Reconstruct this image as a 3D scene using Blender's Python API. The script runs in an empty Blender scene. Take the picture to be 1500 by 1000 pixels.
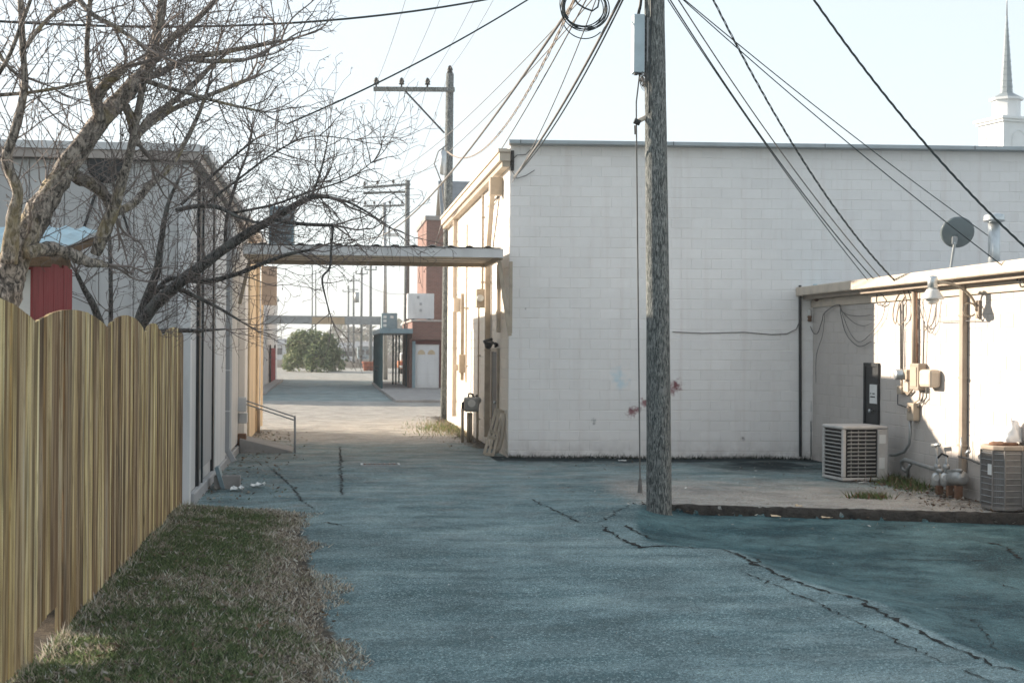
import bpy, math, random
import numpy as np
from mathutils import Vector, Matrix
random.seed(7); rng = np.random.default_rng(11)
SC = bpy.context.scene; COL = SC.collection
R_ = math.radians

# ------------------------------------------------------------------ camera
F = 2083.0; CAM_H = 2.2; ROLL = R_(.4)
def _cam():
    dx, dy = -265., -8.
    rc = dx*math.cos(ROLL)-dy*math.sin(ROLL); uc = dx*math.sin(ROLL)+dy*math.cos(ROLL)
    pitch = math.atan(-uc/F); yaw = math.atan(-rc/F)
    fw = np.array([math.sin(yaw)*math.cos(pitch), math.cos(yaw)*math.cos(pitch), math.sin(pitch)])
    r = np.array([math.cos(yaw), -math.sin(yaw), 0]); u = np.cross(r, fw)
    return r*math.cos(ROLL)+u*math.sin(ROLL), -r*math.sin(ROLL)+u*math.cos(ROLL), fw
RIGHT, UP, FWD = _cam(); EYE = np.array([0, 0, CAM_H])
# survey helpers: the sight line through a point of the photograph, met with a plane of the place
def ray(px, py): return RIGHT*(px-750)+UP*(500-py)+FWD*F
def atZ(px, py, z=0): d = ray(px, py); return EYE+d*((z-CAM_H)/d[2])
def atY(px, py, y): d = ray(px, py); return EYE+d*(y/d[1])
def atX(px, py, x): d = ray(px, py); return EYE+d*(x/d[0])
cam = bpy.data.cameras.new('camera'); camo = bpy.data.objects.new('camera', cam); COL.objects.link(camo)
m = Matrix((RIGHT, UP, -FWD)).transposed().to_4x4(); m.translation = Vector(EYE); camo.matrix_world = m
cam.sensor_width = 36; cam.lens = 36*F/1500; cam.clip_end = 8000; cam.clip_start = .1
cam.dof.use_dof = True; cam.dof.focus_distance = 17; cam.dof.aperture_fstop = 3.4
SC.camera = camo

# ------------------------------------------------------------------ sky, sun, exposure
SUN_AZ = (-.852, .523); SUN_EL = R_(18)
w = bpy.data.worlds.new('World'); SC.world = w; w.use_nodes = True
nt = w.node_tree; bg = nt.nodes['Background']
sky = nt.nodes.new('ShaderNodeTexSky'); sky.sky_type = 'NISHITA'; sky.sun_disc = False
sky.sun_elevation = SUN_EL; sky.sun_rotation = math.atan2(SUN_AZ[0], SUN_AZ[1])
sky.air_density = 1.0; sky.dust_density = 1.0; sky.ozone_density = 2.0; sky.altitude = 100
gm0 = nt.nodes.new('ShaderNodeGamma'); gm0.inputs['Gamma'].default_value = .25; nt.links.new(sky.outputs[0], gm0.inputs[0])
tn = nt.nodes.new('ShaderNodeMix'); tn.data_type = 'RGBA'; tn.blend_type = 'MULTIPLY'; tn.inputs[0].default_value = 1
tn.inputs[7].default_value = (.92, .965, .98, 1); hs0 = nt.nodes.new('ShaderNodeHueSaturation'); hs0.inputs['Saturation'].default_value = .8; nt.links.new(gm0.outputs[0], hs0.inputs['Color']); nt.links.new(hs0.outputs[0], tn.inputs[6]); nt.links.new(tn.outputs[2], bg.inputs[0]); bg.inputs[1].default_value = .133
sl = bpy.data.lights.new('sun', 'SUN'); sl.energy = 2.0; sl.angle = R_(.55); sl.color = (1, .86, .70)
so = bpy.data.objects.new('sun', sl); COL.objects.link(so)
sd = Vector((SUN_AZ[0]*math.cos(SUN_EL), SUN_AZ[1]*math.cos(SUN_EL), math.sin(SUN_EL)))
so.rotation_euler = sd.to_track_quat('Z', 'Y').to_euler(); so.location = (-30, 30, 30)
vs = SC.view_settings; vs.view_transform = 'Standard'; vs.look = 'None'; vs.gamma = 1; vs.use_curve_mapping = False
vs.exposure = 2.55
SC.render.engine = 'CYCLES'; SC.cycles.max_bounces = 8; SC.cycles.volume_bounces = 0

# ------------------------------------------------------------------ mesh helpers
class MB:
    def __init__(s): s.v = []; s.f = []; s.t = []
    def add(s, vs, fs, tint=None):
        n = len(s.v); s.v += [tuple(map(float, p)) for p in vs]; s.f += [tuple(i+n for i in f) for f in fs]
        if tint is not None: s.t += [tint]*len(fs)
        return s
    def box(s, x0, x1, y0, y1, z0, z1):
        return s.add([(x0,y0,z0),(x1,y0,z0),(x1,y1,z0),(x0,y1,z0),(x0,y0,z1),(x1,y0,z1),(x1,y1,z1),(x0,y1,z1)],
            [(3,2,1,0),(4,5,6,7),(0,1,5,4),(1,2,6,5),(2,3,7,6),(3,0,4,7)])
    def obox(s, c, ax, ay, az):      # oriented box: centre and three half-axes
        c, ax, ay, az = [np.array(k, float) for k in (c, ax, ay, az)]
        vs = [c+i*ax+j*ay+k*az for k in (-1, 1) for (i, j) in ((-1,-1),(1,-1),(1,1),(-1,1))]
        return s.add(vs, [(3,2,1,0),(4,5,6,7),(0,1,5,4),(1,2,6,5),(2,3,7,6),(3,0,4,7)])
    def beam(s, a, b, wd, ht, up=(0,0,1)):   # rectangular bar from a to b
        a = np.array(a, float); b = np.array(b, float); d = b-a; L = np.linalg.norm(d); d /= L
        u = np.array(up, float); sx = np.cross(d, u)
        if np.linalg.norm(sx) < 1e-4: sx = np.cross(d, (0, 1, 0))
        sx /= np.linalg.norm(sx); u = np.cross(sx, d)
        return s.obox((a+b)/2, d*L/2, sx*wd/2, u*ht/2)
    def tube(s, pts, r, n=8, cap=True):
        P = [np.array(p, float) for p in pts]; k = len(P)
        rr = [r]*k if np.isscalar(r) else list(r)
        prev = None; vs = []
        for i in range(k):
            d = P[min(i+1, k-1)]-P[max(i-1, 0)]; d = d/(np.linalg.norm(d)+1e-9)
            if prev is None:
                a = np.array((0, 0, 1.)) if abs(d[2]) < .9 else np.array((1., 0, 0))
                x = np.cross(d, a)
            else: x = prev-d*(prev@d)
            x = x/(np.linalg.norm(x)+1e-9); prev = x; y = np.cross(d, x)
            for j in range(n):
                t = 2*math.pi*j/n; vs.append(P[i]+rr[i]*(x*math.cos(t)+y*math.sin(t)))
        fs = [(i*n+j, i*n+(j+1) % n, (i+1)*n+(j+1) % n, (i+1)*n+j) for i in range(k-1) for j in range(n)]
        if cap: fs += [tuple(range(n-1, -1, -1)), tuple((k-1)*n+j for j in range(n))]
        return s.add(vs, fs)
    def lathe(s, c, prof, n=16, axis='z', rot=0):   # prof: (radius, height) pairs
        vs = []
        for (r, h) in prof:
            for j in range(n):
                t = 2*math.pi*j/n+rot
                q = (r*math.cos(t), r*math.sin(t), h)
                if axis == 'x': q = (q[2], q[0], q[1])
                if axis == 'y': q = (q[0], q[2], q[1])
                vs.append((c[0]+q[0], c[1]+q[1], c[2]+q[2]))
        k = len(prof)
        fs = [(i*n+j, i*n+(j+1) % n, (i+1)*n+(j+1) % n, (i+1)*n+j) for i in range(k-1) for j in range(n)]
        fs += [tuple(range(n-1, -1, -1)), tuple((k-1)*n+j for j in range(n))]
        return s.add(vs, fs)
    def prism(s, poly, a, b):        # 3-D polygon swept from offset a to offset b
        n = len(poly); a = np.array(a, float); b = np.array(b, float)
        vs = [np.array(p, float)+a for p in poly]+[np.array(p, float)+b for p in poly]
        fs = [tuple(range(n-1, -1, -1)), tuple(range(n, 2*n))]+[(i, (i+1) % n, n+(i+1) % n, n+i) for i in range(n)]
        return s.add(vs, fs)
    def build(s, name, mt, parent=None, smooth=False, bevel=0, origin=None):
        V = np.array(s.v, float)
        if parent is not None:
            o = np.array(world_loc(parent))
        elif origin is not None: o = np.array(origin, float)
        else:
            lo, hi = V.min(0), V.max(0); o = np.array([(lo[0]+hi[0])/2, (lo[1]+hi[1])/2, lo[2]])
        me = bpy.data.meshes.new(name); me.from_pydata((V-o).tolist(), [], s.f); me.validate()
        import bmesh
        b = bmesh.new(); b.from_mesh(me); bmesh.ops.recalc_face_normals(b, faces=b.faces); b.to_mesh(me); b.free()
        if s.t and len(s.t) == len(me.polygons):
            at = me.attributes.new('tint', 'FLOAT', 'FACE'); at.data.foreach_set('value', s.t)
        me.materials.append(mt)
        if smooth: me.polygons.foreach_set('use_smooth', [True]*len(me.polygons))
        ob = bpy.data.objects.new(name, me); COL.objects.link(ob)
        if parent is not None: ob.parent = parent
        else: ob.location = o
        if bevel:
            md = ob.modifiers.new('bevel', 'BEVEL'); md.width = bevel; md.segments = 2; md.limit_method = 'ANGLE'
        return ob
def world_loc(o):
    p = Vector((0, 0, 0))
    while o is not None: p = p+o.location; o = o.parent
    return p
def tag(o, label=None, cat=None, group=None, kind=None):
    if label: o['label'] = label
    if cat: o['category'] = cat
    if group: o['group'] = group
    if kind: o['kind'] = kind
    return o
def thing(name, label, cat, loc, group=None):
    o = bpy.data.objects.new(name, None); o.empty_display_size = .2; COL.objects.link(o); o.location = [float(k) for k in loc]
    return tag(o, label, cat, group)
def copy_thing(o, loc=None, label=None):
    c = o.copy(); COL.objects.link(c)
    for ch in list(o.children):
        d = ch.copy(); COL.objects.link(d); d.parent = c
        for g in list(ch.children):
            e = g.copy(); COL.objects.link(e); e.parent = d
    if loc is not None: c.location = [float(k) for k in loc]
    if label: c['label'] = label
    return c

# ------------------------------------------------------------------ material helpers
class N:
    def __init__(s, name):
        s.m = bpy.data.materials.new(name); s.m.use_nodes = True; s.t = s.m.node_tree
        s.b = s.t.nodes['Principled BSDF']; s.out = s.t.nodes['Material Output']
    def n(s, ty, **kw):
        k = s.t.nodes.new('ShaderNode'+ty)
        for a, b in kw.items(): setattr(k, a, b)
        return k
    def l(s, a, b): s.t.links.new(a, b)
    def pos(s, kind='obj', scale=(1, 1, 1)):
        if kind == 'world': o = s.n('NewGeometry').outputs['Position']
        else: o = s.n('TexCoord').outputs['Object']
        mp = s.n('Mapping'); mp.inputs['Scale'].default_value = scale; s.l(o, mp.inputs[0]); return mp.outputs[0], mp
    def noise(s, vec, scale, detail=4, rough=.55, dist=0):
        k = s.n('TexNoise'); k.inputs['Scale'].default_value = scale; k.inputs['Detail'].default_value = detail
        k.inputs['Roughness'].default_value = rough; k.inputs['Distortion'].default_value = dist; s.l(vec, k.inputs['Vector']); return k.outputs['Fac']
    def ramp(s, fac, stops):
        k = s.n('ValToRGB'); e = k.color_ramp.elements
        while len(e) < len(stops): e.new(.5)
        for q, (p, c) in zip(e, stops): q.position = p; q.color = (*c, 1) if len(c) == 3 else c
        s.l(fac, k.inputs[0]); return k.outputs[0]
    def mix(s, fac, a, b, mode='MIX'):
        k = s.n('Mix', data_type='RGBA', blend_type=mode)
        for sock, v in ((k.inputs[0], fac), (k.inputs[6], a), (k.inputs[7], b)):
            if hasattr(v, 'links'): s.l(v, sock)
            elif isinstance(v, (int, float)): sock.default_value = v
            else: sock.default_value = (*v, 1)
        return k.outputs[2]
    def math(s, op, a, b=None, c=None, clamp=False):
        k = s.n('Math', operation=op, use_clamp=clamp)
        for i, v in enumerate((a, b, c)):
            if v is None: continue
            if hasattr(v, 'links'): s.l(v, k.inputs[i])
            else: k.inputs[i].default_value = v
        return k.outputs[0]
    def attr(s, name): k = s.n('Attribute', attribute_name=name); return k.outputs['Fac'], k.outputs['Color']
    def rnd(s): return s.n('ObjectInfo').outputs['Random']
    def bump(s, h, dist=.01, strength=1):
        k = s.n('Bump'); k.inputs['Distance'].default_value = dist; k.inputs['Strength'].default_value = strength
        s.l(h, k.inputs['Height']); s.l(k.outputs[0], s.b.inputs['Normal'])
    def col(s, c):
        if hasattr(c, 'links'): s.l(c, s.b.inputs['Base Color'])
        else: s.b.inputs['Base Color'].default_value = (*c, 1)
    def rough(s, v):
        if hasattr(v, 'links'): s.l(v, s.b.inputs['Roughness'])
        else: s.b.inputs['Roughness'].default_value = v
def mat(name, c, rough=.7, metal=0, var=.25, scale=6, stretch=(1,1,1), bump=0, bscale=40, spots=None, rnd=0, world=True):
    """plain weathered surface: base colour with two sizes of grime, optional relief and dirt spots"""
    k = N(name); v, _ = k.pos('world' if world else 'obj', stretch)
    n1 = k.noise(v, scale, 5, .6); n2 = k.noise(v, scale*7, 3, .6)
    dk = tuple(x*(1-var) for x in c); lt = tuple(min(1, x*(1+var*.5)) for x in c)
    base = k.ramp(n1, [(.3, dk), (.5, c), (.72, lt)])
    base = k.mix(k.math('MULTIPLY', n2, var*.5), base, tuple(x*.55 for x in c))
    if spots:
        f = k.ramp(k.noise(v, spots[1], 4, .65), [(spots[2], (0,0,0)), (spots[2]+.08, (1,1,1))]); base = k.mix(f, base, spots[0])
    if rnd:
        hv = k.n('HueSaturation'); k.l(base, hv.inputs['Color'])
        k.l(k.math('MULTIPLY_ADD', k.rnd(), rnd*2, 1-rnd), hv.inputs['Value']); base = hv.outputs[0]
    k.b.inputs['Specular IOR Level'].default_value = .5 if metal > .2 else .28; k.col(base); k.rough(rough); k.b.inputs['Metallic'].default_value = metal
    if bump: k.bump(k.noise(v, bscale, 4, .6), bump)
    return k.m

# ------------------------------------------------------------------ materials
def wall_paint(name, c, grime, marks=(), damp=.45, tintamt=.035):
    k = N(name); v, _ = k.pos('world')
    t, _ = k.attr('tint')
    base = k.ramp(k.noise(v, .55, 5, .6), [(.3, tuple(x*.93 for x in c)), (.6, c), (.8, tuple(min(1, x*1.04) for x in c))])
    base = k.mix(k.math('MULTIPLY', k.noise(v, 9, 4, .65), .16), base, grime)
    _, sv = k.pos('world', (3.2, 3.2, .16)); streak = k.noise(sv.outputs[0], 1.6, 4, .6)
    base = k.mix(k.math('MULTIPLY', k.ramp(streak, [(.52, (0,0,0)), (.75, (1,1,1))]), .22), base, grime)
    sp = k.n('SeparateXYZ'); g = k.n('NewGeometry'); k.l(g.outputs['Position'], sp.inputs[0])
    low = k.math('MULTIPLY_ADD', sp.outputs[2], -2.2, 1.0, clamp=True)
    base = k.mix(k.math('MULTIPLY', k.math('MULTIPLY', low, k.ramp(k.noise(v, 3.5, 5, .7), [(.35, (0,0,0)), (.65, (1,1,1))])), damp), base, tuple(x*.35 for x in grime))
    for (p, r, mc, amt, sc) in marks:
        d = k.n('VectorMath', operation='DISTANCE'); k.l(g.outputs['Position'], d.inputs[0]); d.inputs[1].default_value = p
        q = k.math('MULTIPLY_ADD', d.outputs['Value'], -1.0/r, 1.0)
        q = k.math('ADD', q, k.math('MULTIPLY_ADD', k.noise(v, sc, 3, .6), 2.0, -1.25)); q = k.math('MULTIPLY', q, 1.5, clamp=True)
        base = k.mix(k.math('MULTIPLY', q, amt), base, mc)
    hv = k.n('HueSaturation'); k.l(base, hv.inputs['Color']); k.l(k.math('MULTIPLY_ADD', t, tintamt, 1.0), hv.inputs['Value'])
    k.col(hv.outputs[0]); k.rough(.62); k.bump(k.noise(v, 60, 4, .65), .004, .7)
    return k.m
def asphalt():
    k = N('asphalt_ground'); v, _ = k.pos('world')
    lot, _ = k.attr('lot'); soil, _ = k.attr('soil'); sand_sunlit, _ = k.attr('sand_sunlit'); damp, _ = k.attr('damp')
    big = k.noise(v, .35, 5, .6); med = k.noise(v, 2.2, 5, .65)
    _, m2 = k.pos('world', (.45, 1.3, 1)); streak = k.noise(m2.outputs[0], 1.3, 7, .68, .15)
    fine = k.noise(v, 55, 3, .7)
    vo = k.n('TexVoronoi'); vo.inputs['Scale'].default_value = 72; k.l(v, vo.inputs['Vector'])
    sepc = k.n('SeparateColor'); k.l(vo.outputs['Color'], sepc.inputs[0])
    c = k.ramp(big, [(.34, (.115, .172, .180)), (.5, (.20, .290, .300)), (.64, (.285, .375, .378))])
    c = k.mix(k.ramp(streak, [(.44, (0,0,0)), (.60, (.7,.7,.7))]), c, (.080, .150, .164))
    blot = k.math('ADD', k.math('MULTIPLY', k.noise(v, .55, 3, .5), .5), k.math('MULTIPLY', k.noise(v, 2.6, 8, .78), .5))
    dark = k.mix(k.ramp(blot, [(.44, (0,0,0)), (.58, (1,1,1))]), (.020, .066, .080), (.125, .225, .236))
    lf = k.math('MULTIPLY_ADD', k.math('ADD', lot, k.math('MULTIPLY_ADD', k.noise(v, 3, 4, .6), .5, -.25)), 3, -1, clamp=True)
    c = k.mix(lf, c, dark)
    sf = k.math('MULTIPLY_ADD', k.math('ADD', sand_sunlit, k.math('MULTIPLY_ADD', k.noise(v, 1.6, 5, .68), 1.3, -.65)), 1.6, -.3, clamp=True)
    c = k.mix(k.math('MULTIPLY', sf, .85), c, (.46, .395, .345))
    # stone chips in the binder
    c = k.mix(k.ramp(sepc.outputs[0], [(.0, (.95,.95,.95)), (.30, (0,0,0))]), c, k.mix(.5, c, (.012, .02, .024)))
    c = k.mix(k.ramp(sepc.outputs[1], [(.76, (0,0,0)), (1, (.85,.85,.85))]), c, k.mix(lf, (.42, .54, .55), (.09, .20, .22)))
    c = k.mix(k.math('MULTIPLY', med, .35), c, k.mix(.6, c, (.03, .05, .058)))
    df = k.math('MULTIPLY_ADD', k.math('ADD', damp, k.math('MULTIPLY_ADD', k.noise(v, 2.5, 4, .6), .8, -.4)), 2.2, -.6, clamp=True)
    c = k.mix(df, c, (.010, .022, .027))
    so = k.math('MULTIPLY_ADD', k.math('ADD', soil, k.math('MULTIPLY_ADD', k.noise(v, 5, 5, .7), .9, -.45)), 4, -1.6, clamp=True)
    dirt = k.ramp(k.noise(v, 14, 5, .7), [(.3, (.035, .030, .022)), (.5, (.075, .062, .047)), (.72, (.16, .135, .105))])
    c = k.mix(so, c, dirt)
    c = k.mix(k.ramp(k.noise(v, 26, 2, .7), [(.30, (.7,.7,.7)), (.46, (0,0,0))]), c, k.mix(.62, c, (.006, .014, .017)))
    g8 = k.ramp(k.noise(v, 95, 2, .8), [(.36, (.45,.45,.45)), (.5, (1,1,1)), (.64, (1.5,1.5,1.5))]); c = k.mix(1.0, c, g8, 'MULTIPLY')
    wear = k.ramp(k.noise(v, 1.15, 7, .72), [(.38, (.74,.74,.74)), (.52, (1,1,1)), (.66, (1.20,1.18,1.16))]); c = k.mix(1.0, c, wear, 'MULTIPLY')
    k.b.inputs['Specular IOR Level'].default_value = .12; k.col(c); k.rough(k.ramp(fine, [(.3, (.62,.62,.62)), (.7, (.9,.9,.9))]))
    h = k.math('ADD', k.math('MULTIPLY', vo.outputs['Distance'], -.6), k.math('ADD', fine, k.math('MULTIPLY', med, 1.5)))
    k.bump(h, .012, .8)
    return k.m
def wood_board():
    k = N('fence_wood'); v, mp = k.pos('obj', (1, 1, 1))
    off = k.n('VectorMath', operation='ADD'); cmb = k.n('CombineXYZ')
    r = k.rnd(); k.l(k.math('MULTIPLY', r, 37.), cmb.inputs[0]); k.l(k.math('MULTIPLY', r, 91.), cmb.inputs[1]); k.l(k.math('MULTIPLY', r, 53.), cmb.inputs[2])
    k.l(v, off.inputs[0]); k.l(cmb.outputs[0], off.inputs[1])
    mp2 = k.n('Mapping'); mp2.inputs['Scale'].default_value = (12, 12, .34); k.l(off.outputs[0], mp2.inputs[0])
    g1 = k.noise(mp2.outputs[0], 1.3, 5, .6, .6); g2 = k.noise(mp2.outputs[0], 4.2, 3, .6, .3)
    mp3 = k.n('Mapping'); mp3.inputs['Scale'].default_value = (9, 9, .9); k.l(off.outputs[0], mp3.inputs[0]); g3 = k.noise(mp3.outputs[0], 1.0, 3, .5)
    c = k.ramp(g1, [(.35, (.10, .062, .028)), (.44, (.30, .20, .092)), (.50, (.50, .365, .185)), (.58, (.60, .475, .28)), (.70, (.67, .59, .43))])
    c = k.mix(k.ramp(g2, [(.53, (0,0,0)), (.63, (.65,.65,.65))]), c, (.14, .088, .045))
    c = k.mix(k.ramp(g3, [(.49, (0,0,0)), (.63, (.75,.75,.75))]), c, (.11, .078, .045))
    vo = k.n('TexVoronoi'); vo.inputs['Scale'].default_value = 1.0
    mp4 = k.n('Mapping'); mp4.inputs['Scale'].default_value = (14, 14, 2.4); k.l(off.outputs[0], mp4.inputs[0]); k.l(mp4.outputs[0], vo.inputs['Vector'])
    c = k.mix(k.ramp(vo.outputs['Distance'], [(.06, (.8,.8,.8)), (.17, (0,0,0))]), c, (.075, .045, .022))
    r2 = k.math('FRACT', k.math('MULTIPLY', r, 17.3)); c = k.mix(k.ramp(r2, [(.45, (0,0,0)), (1, (.6,.6,.6))]), c, k.mix(.75, c, (.20, .105, .045)))
    hv = k.n('HueSaturation'); k.l(c, hv.inputs['Color']); k.l(k.math('MULTIPLY_ADD', r, .85, .62), hv.inputs['Value']); k.l(k.math('MULTIPLY_ADD', r, .03, .485), hv.inputs['Hue'])
    k.b.inputs['Specular IOR Level'].default_value = .15; k.col(hv.outputs[0]); k.rough(.8); k.bump(g1, .004, .8); return k.m
def bark(name, c, lich, sc=28):
    k = N(name); v, _ = k.pos('world', (1, 1, .42))
    n1 = k.noise(v, sc, 6, .68, 1.2); n2 = k.noise(v, 5, 4, .6)
    col = k.ramp(n1, [(.40, tuple(x*.12 for x in c)), (.49, tuple(x*.75 for x in c)), (.60, tuple(x*1.9 for x in c))])
    col = k.mix(k.ramp(n2, [(.52, (0,0,0)), (.68, (.75,.75,.75))]), col, lich)
    k.col(col); k.rough(.9); k.bump(n1, .03, 1); return k.m
def pole_wood():
    k = N('pole_wood'); v, _ = k.pos('world', (46, 46, 7.5)); n1 = k.noise(v, 1.5, 6, .72, .7); w_, _ = k.pos('world'); n2 = k.noise(w_, 1.2, 4, .6)
    n3 = k.noise(v, 3.4, 4, .7, .3)
    c = k.ramp(n1, [(.40, (.012, .020, .022)), (.48, (.10, .118, .118)), (.55, (.29, .305, .295)), (.67, (.46, .465, .445))])
    c = k.mix(k.ramp(n3, [(.56, (0,0,0)), (.66, (.8,.8,.8))]), c, (.035, .035, .032))
    c = k.mix(k.math('MULTIPLY', n2, .4), c, (.10, .105, .10))
    k.col(c); k.rough(.9); k.bump(n1, .03, 1); return k.m
def brick_mat():
    k = N('red_brick'); v, mp = k.pos('obj')
    sp = k.n('SeparateXYZ'); k.l(v, sp.inputs[0]); cb = k.n('CombineXYZ')
    k.l(k.math('ADD', sp.outputs[0], sp.outputs[1]), cb.inputs[0]); k.l(sp.outputs[2], cb.inputs[1])
    b = k.n('TexBrick'); k.l(cb.outputs[0], b.inputs['Vector']); b.inputs['Scale'].default_value = 1
    b.inputs['Brick Width'].default_value = .22; b.inputs['Row Height'].default_value = .075; b.inputs['Mortar Size'].default_value = .009
    b.inputs['Color1'].default_value = (.165, .075, .055, 1); b.inputs['Color2'].default_value = (.225, .10, .075, 1); b.inputs['Mortar'].default_value = (.24, .19, .165, 1)
    k.col(k.mix(k.math('MULTIPLY', k.noise(v, 3, 4), .3), b.outputs[0], (.16, .07, .06))); k.rough(.85); k.bump(b.outputs['Fac'], -.01, .6); return k.m
def vcol_mat(name, rough=.8, trans=0, var=.3):
    k = N(name); _, c = k.attr('col'); v, _ = k.pos('world')
    k.b.inputs['Specular IOR Level'].default_value = .15; k.col(c); k.rough(rough)
    if trans:
        tr = k.n('BsdfTranslucent'); k.l(c, tr.inputs[0]); ms = k.n('MixShader'); ms.inputs[0].default_value = trans
        k.l(k.b.outputs[0], ms.inputs[1]); k.l(tr.outputs[0], ms.inputs[2]); k.l(ms.outputs[0], k.out.inputs[0])
    return k.m

A46 = R_(4.6); CORNER = np.array([3.52, 28.2, 0.])
WD = np.array([math.cos(A46), -math.sin(A46), 0]); WN = np.array([-math.sin(A46), -math.cos(A46), 0])   # along / out of the big front wall
def onwall(px, py, out=0.): d = ray(px, py); return EYE+d*(((CORNER-EYE)@WN)/(d@WN))+WN*out
SHX = 9.65     # the face of the low shed

M = {}
gm = []
for p, r_, c_, a_, s_ in (((925,603),.17,(.19,.035,.045),.9,14), ((934,598),.13,(.20,.04,.05),.85,16), ((946,590),.16,(.20,.04,.05),.85,12), ((990,565),.20,(.17,.03,.04),.95,12), ((983,572),.16,(.20,.05,.06),.8,15), ((905,552),.26,(.62,.72,.76),.75,9), ((910,562),.2,(.6,.72,.77),.7,9), ((870,615),.08,(.25,.25,.25),.7,30), ((660,1),.01,(.3,.3,.3),0,9), ((1088,642),.07,(.10,.07,.06),.8,30), ((870,620),.05,(.2,.2,.2),.7,30), ((770,452),.04,(.12,.12,.13),.8,20)):
    gm.append((tuple(onwall(*p)), r_, c_, a_, s_))
M['white'] = wall_paint('white_block_paint', (.86, .835, .81), (.55, .44, .39), gm)
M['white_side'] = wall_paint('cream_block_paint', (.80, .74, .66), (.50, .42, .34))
M['shed'] = wall_paint('shed_block_paint', (.54, .50, .465), (.35, .285, .245), damp=.35)
M['coping'] = mat('grey_metal_coping', (.34, .38, .40), .45, .3, .15, 2)
M['ground'] = asphalt()
M['fence'] = wood_board()
M['pole'] = pole_wood()
M['bark_old'] = bark('rough_old_bark', (.25, .215, .185), (.36, .28, .14))
M['bark_dark'] = bark('dark_smooth_bark', (.10, .096, .092), (.17, .18, .165), 40)
M['twig'] = mat('twig_bark', (.20, .165, .15), .85, 0, .4, 6)
M['brick'] = brick_mat()
M['tan'] = mat('tan_painted_metal', (.42, .35, .27), .5, .0, .25, 4, bump=.002)
M['tan_light'] = mat('pale_tan_paint', (.56, .48, .39), .55, 0, .2, 3)
M['taupe'] = mat('taupe_paint', (.34, .28, .225), .55, 0, .22, 4)
M['teal_metal'] = mat('blue_grey_painted_metal', (.20, .27, .30), .5, .1, .2, 4)
M['grey_metal'] = mat('dull_grey_metal', (.36, .37, .37), .42, .55, .25, 6)
M['galv'] = mat('galvanised_steel', (.52, .55, .56), .38, .75, .2, 7)
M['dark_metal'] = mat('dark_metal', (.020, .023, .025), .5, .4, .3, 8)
M['black'] = mat('black_rubber', (.009, .010, .011), .55, 0, .3, 12)
M['cable_grey'] = mat('grey_cable_jacket', (.16, .155, .15), .6, 0, .25, 10)
M['cable_teal'] = mat('dark_teal_cable_jacket', (.015, .028, .032), .45, 0, .3, 10)
M['white_metal'] = mat('white_enamel', (.66, .66, .64), .4, .0, .12, 5)
M['siding'] = mat('grey_siding', (.54, .53, .52), .6, 0, .14, 1.2, (1,1,.25), bump=.002)
M['siding_light'] = mat('pale_trim_paint', (.66, .65, .645), .55, 0, .16, 2, (1,1,.3))
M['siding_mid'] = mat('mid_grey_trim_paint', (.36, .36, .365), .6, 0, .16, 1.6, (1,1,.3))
M['cream'] = mat('cream_render', (.60, .47, .32), .75, 0, .2, 1.5, (1,1,.35), bump=.004)
M['fascia'] = mat('brown_grey_fascia', (.43, .375, .34), .55, 0, .22, 2)
M['rust'] = mat('rusty_iron', (.20, .11, .07), .85, .2, .45, 9)
M['red_board'] = mat('red_painted_boards', (.30, .055, .06), .75, 0, .35, 5, (3,3,.35), bump=.006, spots=((.55,.5,.48), 16, .68))
M['blue_tin'] = mat('pale_blue_corrugated_tin', (.34, .50, .56), .45, .5, .25, 3)
M['rotten'] = mat('rotten_timber', (.15, .095, .055), .9, 0, .5, 9, bump=.02)
M['concrete'] = mat('worn_concrete', (.30, .28, .265), .85, 0, .3, 2.5, bump=.006)
M['kerb'] = mat('crumbling_kerb', (.050, .045, .040), .95, 0, .55, 7, bump=.04, bscale=24)
M['crack'] = mat('open_crack', (.006, .009, .010), .95, 0, .3, 9)
M['leafc'] = vcol_mat('grass_blades', .75, .3)
M['leaf_far'] = vcol_mat('evergreen_leaves', .65, .25)
M['roofing'] = mat('grey_roofing', (.19, .21, .23), .85, 0, .25, 3)
M['glass'] = mat('dark_glass', (.03, .04, .05), .12, 0, .1, 2)
M['green_paint'] = mat('dark_blue_green_paint', (.028, .075, .085), .5, .2, .3, 3)
M['ac_white'] = mat('weathered_ac_shell', (.54, .52, .50), .5, .15, .18, 4)
M['ac_brown'] = mat('brown_ac_shell', (.25, .235, .225), .55, .3, .25, 5)
M['ac_inside'] = mat('dark_coil', (.010, .011, .012), .7, .3, .3, 30)
M['paper'] = mat('white_paper', (.72, .72, .70), .8, 0, .06, 8)
M['plastic_bag'] = mat('white_plastic', (.80, .80, .80), .45, 0, .06, 6)
M['terracotta'] = mat('terracotta', (.36, .13, .08), .8, 0, .25, 3)
M['hill'] = mat('distant_field', (.12, .13, .10), .95, 0, .3, .02)

# ------------------------------------------------------------------ the ground
def vnoise(x, y, s, seed=0):
    r = np.random.default_rng(seed+int(s*100)); T = r.random((128, 128))
    u = x/s; v = y/s; i = np.floor(u).astype(int); j = np.floor(v).astype(int); a = u-i; b = v-j
    a = a*a*(3-2*a); b = b*b*(3-2*b); g = lambda p, q: T[p % 128, q % 128]
    return (g(i,j)*(1-a)*(1-b)+g(i+1,j)*a*(1-b)+g(i,j+1)*(1-a)*b+g(i+1,j+1)*a*b)*2-1
def sstep(t): t = np.clip(t, 0, 1); return t*t*(3-2*t)
def inpoly(x, y, P):
    c = np.zeros(x.shape, bool); n = len(P)
    for i in range(n):
        x1, y1 = P[i]; x2, y2 = P[(i+1) % n]
        if y1 == y2: continue
        c ^= ((y1 > y) != (y2 > y)) & (x < (x2-x1)*(y-y1)/(y2-y1)+x1)
    return c
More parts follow.
